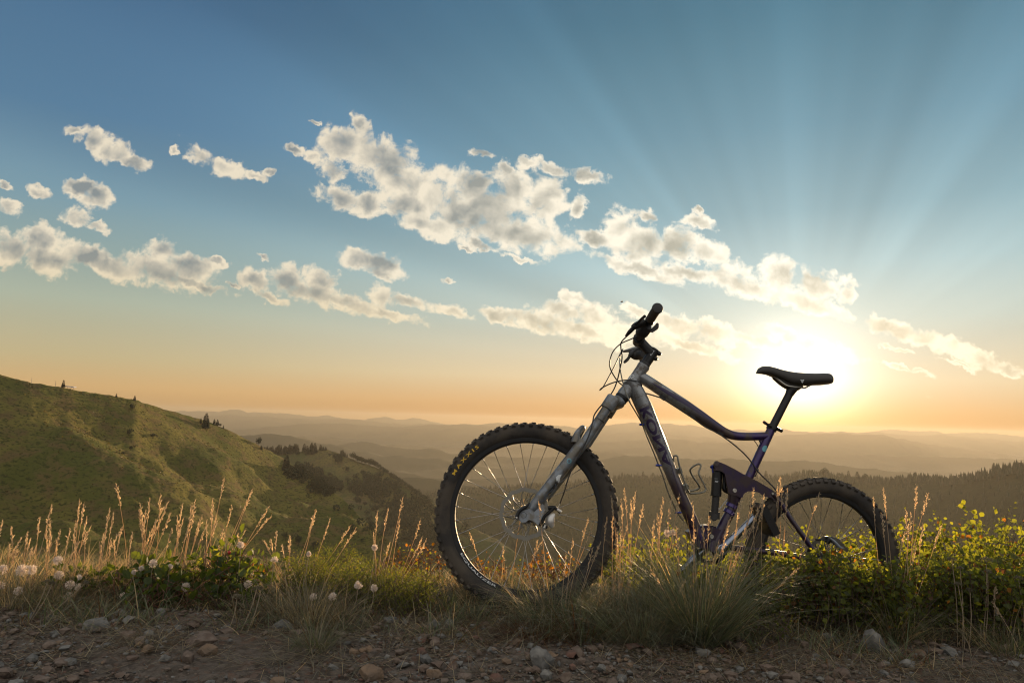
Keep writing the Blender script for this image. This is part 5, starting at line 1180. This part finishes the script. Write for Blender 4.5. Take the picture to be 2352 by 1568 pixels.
for i, a in enumerate([
 ('grey blue embedded stone at the foot of the dark low shrub on the left', 225, 1428, 72, 38, 'stone_grey', .4), ('wide brown boulder on the gravel left of the middle', 452, 1468, 84, 36, 'stone_brown', .3), ('brown stone lying against the wide brown boulder, lower left', 432, 1508, 36, 30, 'stone_brown', .25),
 ('rounded brown stone leaning on the wide brown boulder, right side', 476, 1488, 56, 34, 'stone_tan', .3), ('flat grey stone under the dried flower stalks', 642, 1432, 64, 26, 'stone_grey', .4), ('brown stone cut by the bottom edge near the left corner', 167, 1556, 32, 24, 'stone_brown', .3),
 ('orange tan stone with a lit right side at the bottom edge', 851, 1546, 62, 40, 'stone_tan', .3), ('rounded tan stone right of the orange stone', 995, 1547, 42, 26, 'stone_tan', .25), ('flat grey stone above the rounded tan stone', 1045, 1524, 32, 17, 'stone_grey', .3),
 ('largest grey boulder near the bottom, below the front wheel', 1246, 1508, 72, 56, 'stone_grey', .3), ('grey stone beside the small wiry grass tuft', 765, 1530, 34, 18, 'stone_grey', .3), ('light brown stone at the bottom edge under the wiry tuft', 640, 1562, 42, 22, 'stone_tan', .3),
 ('reddish stone in the gravel below the feathery bush', 969, 1494, 34, 28, 'stone_red', .3), ('small grey stone below the front tyre', 1056, 1457, 26, 18, 'stone_grey', .3), ('grey speckled rock standing below the rear wheel', 2008, 1476, 66, 54, 'stone_grey', .25),
 ('low grey stone left of the speckled rock', 1906, 1458, 38, 24, 'stone_grey', .4), ('flat grey stone farther left of the speckled rock', 1846, 1447, 36, 16, 'stone_grey', .4), ('brown stone in the shade behind the speckled rock', 2040, 1450, 46, 24, 'stone_brown', .4),
 ('small flat stone right of the speckled rock', 2118, 1500, 24, 14, 'stone_brown', .3), ('reddish stone at the bottom edge left of the grey boulder', 1140, 1556, 40, 22, 'stone_red', .3), ('dark brown stone below the grey boulder', 1300, 1555, 46, 26, 'stone_brown', .3)]):
    stone(*a, seed=i+3)
JV, JF = ico(1)
def gravel():
    N_ = 34000; mb = MB(); n0 = 0
    x = rng.uniform(-2.1, 2.3, N_); y = rng.uniform(1.62, 2.75, N_)
    dens = np.array([mnoise.noise(Vector((a*2.2, b*2.2, 9))) for a, b in zip(x, y)]); keep = rng.random(N_) < (.45+.9*dens)*(1.25-(y-1.7)*.75)+.1
    x, y = x[keep], y[keep]; n = len(x); sz = .0020*(1-rng.random(n)*.99)**-.53; sz = np.clip(sz, .0020, .019)
    V = np.broadcast_to(JV, (n,)+JV.shape).copy(); V *= 1+rng.normal(size=V.shape[:2]+(1,))*.24; V *= np.stack([rng.uniform(.7, 1.4, n), rng.uniform(.7, 1.3, n), rng.uniform(.4, .9, n)], 1)[:, None, :]*sz[:, None, None]
    a = rng.uniform(0, 6.28, n); c_, s_ = np.cos(a)[:, None], np.sin(a)[:, None]; X_ = V[:, :, 0]*c_-V[:, :, 1]*s_; Y_ = V[:, :, 0]*s_+V[:, :, 1]*c_
    z = np.array([gz(p, q) for p, q in zip(x, y)]); V = np.stack([X_+x[:, None], Y_+y[:, None], V[:, :, 2]+z[:, None]+sz[:, None]*.35+.003], 2)
    k = JV.shape[0]; F_ = (np.arange(n)[:, None, None]*k+np.array(JF)[None]).reshape(-1, 3)
    mi = np.repeat(rng.choice([0, 1, 2, 3], n, p=[.34, .06, .54, .06]), len(JF))
    me = bpy.data.meshes.new('gravel'); me.from_pydata(V.reshape(-1, 3).tolist(), [], F_.tolist())
    for nm in ('stone_grey', 'stone_tan', 'stone_brown', 'stone_red'): me.materials.append(MT[nm])
    me.polygons.foreach_set('material_index', mi.astype(int).tolist())
    o = bpy.data.objects.new('gravel', me); col.objects.link(o); tag(o, 'loose gravel and crumbs of earth covering the path', 'gravel', kind='stuff')
gravel()
def litter():
    n = 26000; x = rng.uniform(-2.0, 2.2, n); y = 1.68+rng.beta(2.6, 1.6, n)*1.05; kp = np.array([mnoise.noise(Vector((a_*3, b_*4, 2))) for a_, b_ in zip(x, y)]) > rng.uniform(-.5, .25, n); x, y = x[kp], y[kp]; n = len(x)
    z = np.array([gz(p, q) for p, q in zip(x, y)])+.004
    a = rng.uniform(0, 6.28, n); el_ = np.abs(rng.normal(size=n))*.22; d = np.stack([np.cos(a), np.sin(a)*.7, el_], 1); d /= np.linalg.norm(d, axis=1)[:, None]
    mb = MB(); k = rng.choice([0, 1, 2], n, p=[.45, .30, .25])
    for i in range(3):
        s_ = k == i; mb.cur = i; blades(mb, np.stack([x, y, z], 1)[s_], d[s_], rng.uniform(.02, .12, s_.sum()), rng.uniform(.0006, .0014, s_.sum()), rng.uniform(-.3, .5, s_.sum()), seg=3)
    o = mb.build('dry_grass_litter', [MT['straw_grey'], MT['straw'], MT['brown_leaf']], smooth=False); tag(o, 'dead grass and twigs strewn over the gravel path', 'dry grass', kind='stuff')
litter()
def cover():
    """low grass on the slope behind the bushes"""
    n = 24000; x = rng.uniform(-2.6, 2.8, n); y = rng.uniform(2.45, 4.2, n)
    z = np.array([gz(p, q) for p, q in zip(x, y)]); a = rng.uniform(0, 6.28, n); d = np.stack([np.cos(a)*.4, np.sin(a)*.4, np.ones(n)], 1); d /= np.linalg.norm(d, axis=1)[:, None]
    mb = MB(); k = rng.choice([0, 1, 2], n, p=[.45, .35, .20])
    for i in range(3):
        s_ = k == i; mb.cur = i; blades(mb, np.stack([x, y, z], 1)[s_], d[s_], rng.uniform(.04, .13, s_.sum()), rng.uniform(.0008, .0016, s_.sum()), rng.uniform(.1, .9, s_.sum()), seg=3)
    o = mb.build('low_grass', [MT['green_blade'], MT['straw'], MT['brown_leaf']], smooth=False); tag(o, 'short mixed grass covering the edge of the slope', 'grass', kind='stuff')
cover()

def verge():
    """tangled grass along the front edge of the planting"""
    n = 22000; x = rng.uniform(-2.1, 2.4, n); y = 2.13+.08*np.sin(x*2.3+1)+rng.random(n)**.75*.70+.02*x
    kp = np.array([mnoise.noise(Vector((a_*4.5, b_*4.5, 7))) for a_, b_ in zip(x, y)])+(y-2.35)*1.5 > rng.uniform(-.12, .45, n); x, y = x[kp], y[kp]; n = len(x)
    z = np.array([gz(p, q) for p, q in zip(x, y)])-.003; a = rng.uniform(0, 6.28, n); ln = rng.uniform(.2, 1.5, n); d = np.stack([np.cos(a)*ln, np.sin(a)*ln, np.ones(n)], 1); d /= np.linalg.norm(d, axis=1)[:, None]
    mb = MB(); pg = .5+.5*np.array([mnoise.noise(Vector((q*1.3, 3, 1))) for q in x]); k = np.where(rng.random(n) < .30+.35*pg, 0, rng.choice([1, 2, 3], n, p=[.30, .40, .30]))
    for i in range(4):
        s_ = k == i; mb.cur = i; blades(mb, np.stack([x, y, z], 1)[s_], d[s_], rng.uniform(.03, .17, s_.sum())*(1-.25*ln[s_]), rng.uniform(.0006, .0022, s_.sum()), rng.uniform(-.1, 1.1, s_.sum()), seg=4)
    o = mb.build('verge_grass', [MT['green_blade'], MT['straw'], MT['straw_grey'], MT['brown_leaf']], smooth=False); tag(o, 'tangled green and dead grass along the edge of the path', 'grass', kind='stuff')
verge()

# small flying insect left of the handlebar
ip = W(1428, 693, 2.3); ins = empty('flying_insect', ip, 'tiny brown insect flying in the sky left of the handlebar', 'insect')
mb = MB(); mb.ball((0, 0, 0), .0022, 8, (1.9, .8, .8)); mb.build('body', MT['brown_leaf'], ins)
for s_ in (-1, 1):
    mb = MB(); add_leaves(mb, np.array([(0, 0, .001)]), np.array([(.5, s_*.8, .6)]), np.array([(0, 0, 1.)]), .0065, .5); mb.build('wing', MT['straw'], ins, smooth=False)

# ------------------------------------------------------------------ trees on the hills
mat('conifer_needles', (.030, .036, .018), 1.0, var=.3, vscale=.5, island=.35)
mat('tree_leaves', (.024, .031, .013), 1.0, var=.3, vscale=.5, island=.35)
mat('bark', (.050, .036, .026), 1.0)
dgr = bpy.context.evaluated_depsgraph_get()
def crown_conifer(h, seed, n=260):
    r_ = np.random.default_rng(seed); t = r_.random(n)**.8; z = h*(.08+.92*t); R = h*.22*(1-t)**.8*(.75+.5*r_.random(n))+.02*h*.3; a = r_.uniform(0, 6.283, n)
    d = np.stack([np.cos(a), np.sin(a), -.35+.5*t], 1); L = R*1.0+.06*h; P = np.stack([np.cos(a)*R*.15, np.sin(a)*R*.15, z], 1)
    return P, d, L
def make_tree(kind, h, seed):
    root = empty('conifer_tree' if kind == 'c' else 'round_tree', (0, 0, 0)); r_ = np.random.default_rng(seed)
    mb = MB(); mb.tube([(0, 0, -.06*h), (0, 0, h*.45), (0, 0, h*.9)], [.022*h, .014*h, .003*h], 6)
    if kind != 'c':
        for k in range(5):
            a = k*1.3; mb.tube([(0, 0, h*.25), (math.cos(a)*h*.2, math.sin(a)*h*.2, h*.6)], [.012*h, .004*h], 5)
    mb.build('trunk', MT['bark'], root, auto=None)
    mb = MB()
    if kind == 'c':
        P, d, L = crown_conifer(h, seed); add_leaves(mb, P, d, np.tile((0, 0, 1.), (len(P), 1)), L, .8); mb.build('crown', MT['conifer_needles'], root, smooth=False)
    else:
        n = 420; c_ = r_.normal(size=(9, 3))*np.array((.20, .20, .15))*h+np.array((0, 0, .58*h)); rr = r_.uniform(.12, .22, 9)*h; k = r_.integers(0, 9, n)
        d = r_.normal(size=(n, 3)); d /= np.linalg.norm(d, axis=1)[:, None]; P = c_[k]+d*rr[k][:, None]*r_.uniform(.5, 1, n)[:, None]
        add_leaves(mb, P, d+r_.normal(size=(n, 3))*.5, r_.normal(size=(n, 3)), .085*h, .9); mb.build('crown', MT['tree_leaves'], root, smooth=False)
    return root
protos = {}
def tree(kind, foot, h, label, group, cat='tree'):
    v = random.randrange(3 if kind == 'c' else 3); key = (kind, v)
    if key not in protos: r = protos[key] = make_tree(kind, 1.0, v+11*(kind == 'c')); first = True
    else: r = copy_tree(protos[key])
    r.location = Vector(foot); r.scale = (h*random.uniform(.8, 1.2),)*2+(h,); r.rotation_euler = (0, 0, random.uniform(0, 6.28)); return tag(r, label, cat, group)
def hit(vx, vy, names=('left_hill', 'second_hill', 'forested_ridge')):
    d = C2W @ np.array(((vx-VW/2)/F, (vy-VH/2)/F, 1.0)); best = None
    for nm in names:
        o = bpy.data.objects[nm]; ok, loc, no, ix = o.ray_cast(Vector(CAM), Vector(d))
        if ok and (best is None or (loc-Vector(CAM)).length < (Vector(best)-Vector(CAM)).length): best = np.array(loc)
    return best
def on_hill(vx, vy, nm):                      # foot on the ridge line of a hill: search down until the hill is met
    for k in range(60):
        p = hit(vx, vy+k, (nm,))
        if p is not None: return p
    return None
bpy.context.view_layer.update()
def ptree(kind, vx, vyfoot, hpx, nm, label, group):
    p = on_hill(vx, vyfoot, nm)
    if p is None: return
    D = float((p-CAM)@(C2W@np.array((0, 0, 1.)))); tree(kind, p-np.array((0, 0, .02*hpx*D/F)), hpx*D/F, label, group)
GR = 'scattered trees on the left hill'
for a in [('c', 145, 886, 17, 'lone conifer beside the small shelter on the crest of the left hill'), ('c', 267, 912, 9, 'tiny conifer on the crest between the shelter and the lone small conifer'), ('c', 309, 920, 12, 'lone small conifer on the crest of the left hill'),
          ('r', 303, 942, 18, 'round dark bush like tree just below the crest conifer'), ('c', 472, 984, 36, 'tallest conifer on the slope just below the crest of the left hill'), ('c', 461, 972, 12, 'small conifer touching the left side of the tallest conifer'),
          ('c', 492, 970, 12, 'small conifer right of the tallest conifer, standing on the crest'), ('c', 499, 974, 14, 'pointed conifer in the small row on the crest'), ('r', 506, 977, 8, 'low round tree in the small row on the crest'), ('c', 513, 980, 8, 'last small conifer of the row on the crest'),
          ('r', 593, 1024, 20, 'lone round topped tree on the edge of the left hill'), ('c', 600, 1032, 10, 'small conifer just below the lone round topped tree'), ('c', 657, 1078, 34, 'tall dark conifer where the left hill meets the grassy hill'),
          ('r', 295, 1000, 16, 'dark shrubby tree in the upper middle of the left slope'), ('r', 352, 1006, 14, 'dark shrubby tree right of the one in the upper middle of the slope'), ('r', 300, 1034, 12, 'dark shrubby tree in the gully of the left slope'), ('r', 282, 1046, 12, 'lower dark shrubby tree in the gully of the left slope'),
          ('r', 685, 1252, 26, 'wide dark shrub low on the left slope above the feathery bush'), ('r', 720, 1262, 22, 'smaller dark shrub right of the wide one low on the slope'), ('r', 655, 1236, 14, 'small dark shrub left of the wide one low on the slope')]:
    ptree(a[0], a[1], a[2], a[3], 'left_hill', a[4], GR)
for i in range(52):                              # the small conifer wood on the crest
    u_ = random.random(); vx = 606+122*u_; vy = 1040-4*math.sin(u_*3)+random.uniform(-3, 8)*(1-.2*u_)
    ptree('c', vx, vy, random.uniform(13, 22), 'second_hill', 'dark conifer in the small wood on the crest of the grassy hill', 'conifer wood on the crest of the grassy hill')
for vx, vy, h in [(736, 1034, 14), (742, 1034, 10), (748, 1034, 9), (783, 1044, 12), (787, 1045, 14), (792, 1045, 11), (797, 1048, 9)]+[(808+4.2*i, 1052+i*.75+random.uniform(-1, 2), random.uniform(12, 17)) for i in range(14)]+[(868+7*i, 1078+i*4.6, random.uniform(13, 17)) for i in range(18)]:
    ptree('c' if vx < 800 else 'r', vx, vy, h, 'second_hill', 'tree standing in the row along the skyline of the grassy hill', 'trees along the skyline of the grassy hill')
rr_ = random.Random(3)
for i in range(104):
    c_ = rr_.choice([(700, 1085, 26, 12, 'c'), (735, 1110, 22, 12, 'r'), (760, 1120, 24, 14, 'r'), (845, 1098, 40, 10, 'r'), (880, 1120, 40, 16, 'r'), (930, 1160, 45, 26, 'r'), (900, 1190, 55, 30, 'r'), (960, 1200, 40, 30, 'r'), (830, 1140, 40, 22, 'r'), (990, 1240, 50, 30, 'r'), (775, 1060, 12, 6, 'r')])
    vx, vy = rr_.gauss(c_[0], c_[2]*.6), rr_.gauss(c_[1], c_[3]*.6); lim = np.interp(vx, [610, 749, 822, 932, 1005, 1069], [1030, 1032, 1062, 1120, 1168, 1210])
    if vy < lim+4: continue
    p = hit(vx, vy)
    if p is None: continue
    D = np.linalg.norm(p-CAM)
    if D < 450: continue
    tree(c_[4], p, rr_.uniform(11, 19)*D/F, 'leafy tree in the thickets on the slope of the grassy hill' if c_[4] == 'r' else 'dark conifer in the gully between the two left hills', 'trees in the thickets of the grassy hill' if c_[4] == 'r' else 'conifers in the gully')
for i in range(126):                             # skyline of the forested ridge on the right
    vx = 985+i*10.9+rr_.uniform(-5, 5); big = .55 if vx < 1400 else (1.25 if rr_.random() < .22 else .8)
    ptree('c' if (rr_.random() < .75 or vx < 1500) and not 1480 < vx < 1515 and not (2170 < vx < 2250 and rr_.random() < .6) else 'r', vx, np.interp(vx, [971, 1046, 1142, 1306, 1357, 1435, 1560, 1735, 1806, 1846, 1897, 1967, 2068, 2110, 2172, 2226, 2280, 2333, 2600], [1137, 1129, 1123, 1114, 1105, 1099, 1102, 1104, 1100, 1090, 1092, 1104, 1106, 1098, 1106, 1099, 1086, 1076, 1040])-3,
          rr_.uniform(9, 17)*big, 'forested_ridge', 'tree standing up along the skyline of the forested ridge', 'trees along the skyline of the forested ridge')
def forest():
    """the closed forest on the far slope: reads as one mass"""
    o = bpy.data.objects['forested_ridge']; me = o.data; n = 5200; r_ = np.random.default_rng(5)
    V = np.array([v.co[:] for v in me.vertices]); mb = MB(); nc = 300; ids = r_.integers(nc*2, len(V), n*3); P = V[ids]; P = P[(P[:, 1] > 480)][:n]; top = V[nc*2:nc*6][r_.integers(0, nc*4, 2600)]; P = np.vstack([P, top])
    P = P+r_.normal(size=P.shape)*np.array((4, 4, 0)); k = 7; h = r_.uniform(7, 13, len(P)); V_ = []; F_ = []
    for i in range(len(P)):
        a = r_.uniform(0, 1); w = h[i]*.24; ring = [P[i]+np.array((math.cos(a+j*2*math.pi/k)*w*r_.uniform(.7, 1.2), math.sin(a+j*2*math.pi/k)*w*r_.uniform(.7, 1.2), -1)) for j in range(k)]
        b = len(V_); V_ += ring+[P[i]+np.array((0, 0, h[i]))]; F_ += [(b+j, b+(j+1) % k, b+k) for j in range(k)]
    mb.add(V_, F_); f_ = mb.build('far_forest', MT['conifer_needles'], smooth=False); tag(f_, 'closed conifer forest covering the far ridge on the right', 'forest', kind='stuff')
forest()
def thicket():
    """woodland on the right flank of the grassy hill, trees growing into one another"""
    r_ = np.random.default_rng(21); mb = MB(); m_ = 0
    for i in range(900):
        cx, cyy, sx, sy_ = [(930, 1165, 34, 22), (905, 1200, 50, 26), (965, 1205, 34, 26), (1000, 1250, 50, 26), (860, 1120, 26, 12), (700, 1090, 20, 8), (750, 1122, 18, 8)][r_.integers(0, 7)]
        vx, vy = r_.normal(cx, sx), r_.normal(cyy, sy_)
        if vy < np.interp(vx, [610, 749, 822, 932, 1005, 1069], [1030, 1032, 1062, 1120, 1168, 1210])+3: continue
        p = hit(vx, vy)
        if p is None or np.linalg.norm(p-CAM) < 450: continue
        h = r_.uniform(5, 14)*np.linalg.norm(p-CAM)/F; n = 46; d = rdir(n); P = p+np.array((0, 0, h*.5))+d*h*np.array((.45, .45, .48))*r_.uniform(.6, 1, n)[:, None]
        add_leaves(mb, P, d+rng.normal(size=(n, 3))*.5, rdir(n), h*.28, .9)
    o = mb.build('hill_thicket', MT['tree_leaves'], smooth=False); tag(o, 'dark woodland growing over the right flank of the grassy hill', 'woodland', kind='stuff')
thicket()
# small open shelter on the crest of the left hill
p = on_hill(160, 888, 'left_hill')
sh = empty('picnic_shelter', p, 'small open shelter with a pale flat roof on the crest of the left hill', 'shelter')
D = np.linalg.norm(p-CAM); s_ = D/F; mat('shelter_roof', (.45, .43, .44), .7, var=.1); mat('shelter_post', (.32, .26, .22), .8)
mb = MB(); mb.plate([(-10*s_, -1.6, 6*s_), (9*s_, -1.6, 5*s_), (11*s_, -1.6, 3.2*s_), (10.5*s_, -1.6, 2.7*s_), (-10*s_, -1.6, 4.4*s_)], (0, 3.2, 0)); mb.build('roof', MT['shelter_roof'], sh, smooth=False)
for x in (-7, 5):
    for y in (-1.2, 1.2):
        mb = MB(); mb.box((x*s_, y, 1.8*s_), (.14, 0, 0), (0, .14, 0), (0, 0, 3.2*s_)); mb.build('post', MT['shelter_post'], sh, smooth=False)
for vx, hh, lab in ((127, 12, 'thin pole left of the small shelter on the crest'), (72, 11, 'thin faint mast near the left edge on the crest')):
    p = on_hill(vx, 870, 'left_hill'); mb = MB(); mb.tube([(0, 0, -1), (0, 0, hh*np.linalg.norm(p-CAM)/F)], [.14, .08], 6); o = mb.build('pole', MT['shelter_post']); o.location = Vector(p); tag(o, lab, 'pole')
def scrub():
    """low scrub and grass tussocks covering the left hill"""
    r_ = np.random.default_rng(12); V = np.array([v.co[:] for v in bpy.data.objects['left_hill'].data.vertices]); V = V[330*4:]; P = V[r_.integers(0, len(V), 26000)]+r_.normal(size=(26000, 3))*np.array((1.6, 1.6, .05))
    kn = np.array([mnoise.noise(Vector((p[0]*.02, p[1]*.02, 4)))+.5*mnoise.noise(Vector((p[0]*.09, p[1]*.09, 1))) for p in P]); P = P[kn > r_.uniform(-.25, .35, len(P))]; n = len(P); mb = MB()
    h = r_.uniform(.2, .75, n)**1.3*np.clip(P[:, 1]/300, .5, 1.4)
    for k in range(3): add_leaves(mb, P+r_.normal(size=(n, 3))*.15*h[:, None], rdir(n, 1.2), rdir(n), h*r_.uniform(.7, 1.3, n), 1.0)
    o = mb.build('hill_scrub', MT['scrub_leaf'], smooth=False); tag(o, 'low scrub and tussocks covering the left hill', 'scrub', kind='stuff')
leaf_mat('scrub_leaf', (.072, .062, .022), .35, (1.5, 1.4, .6), .5)
scrub()
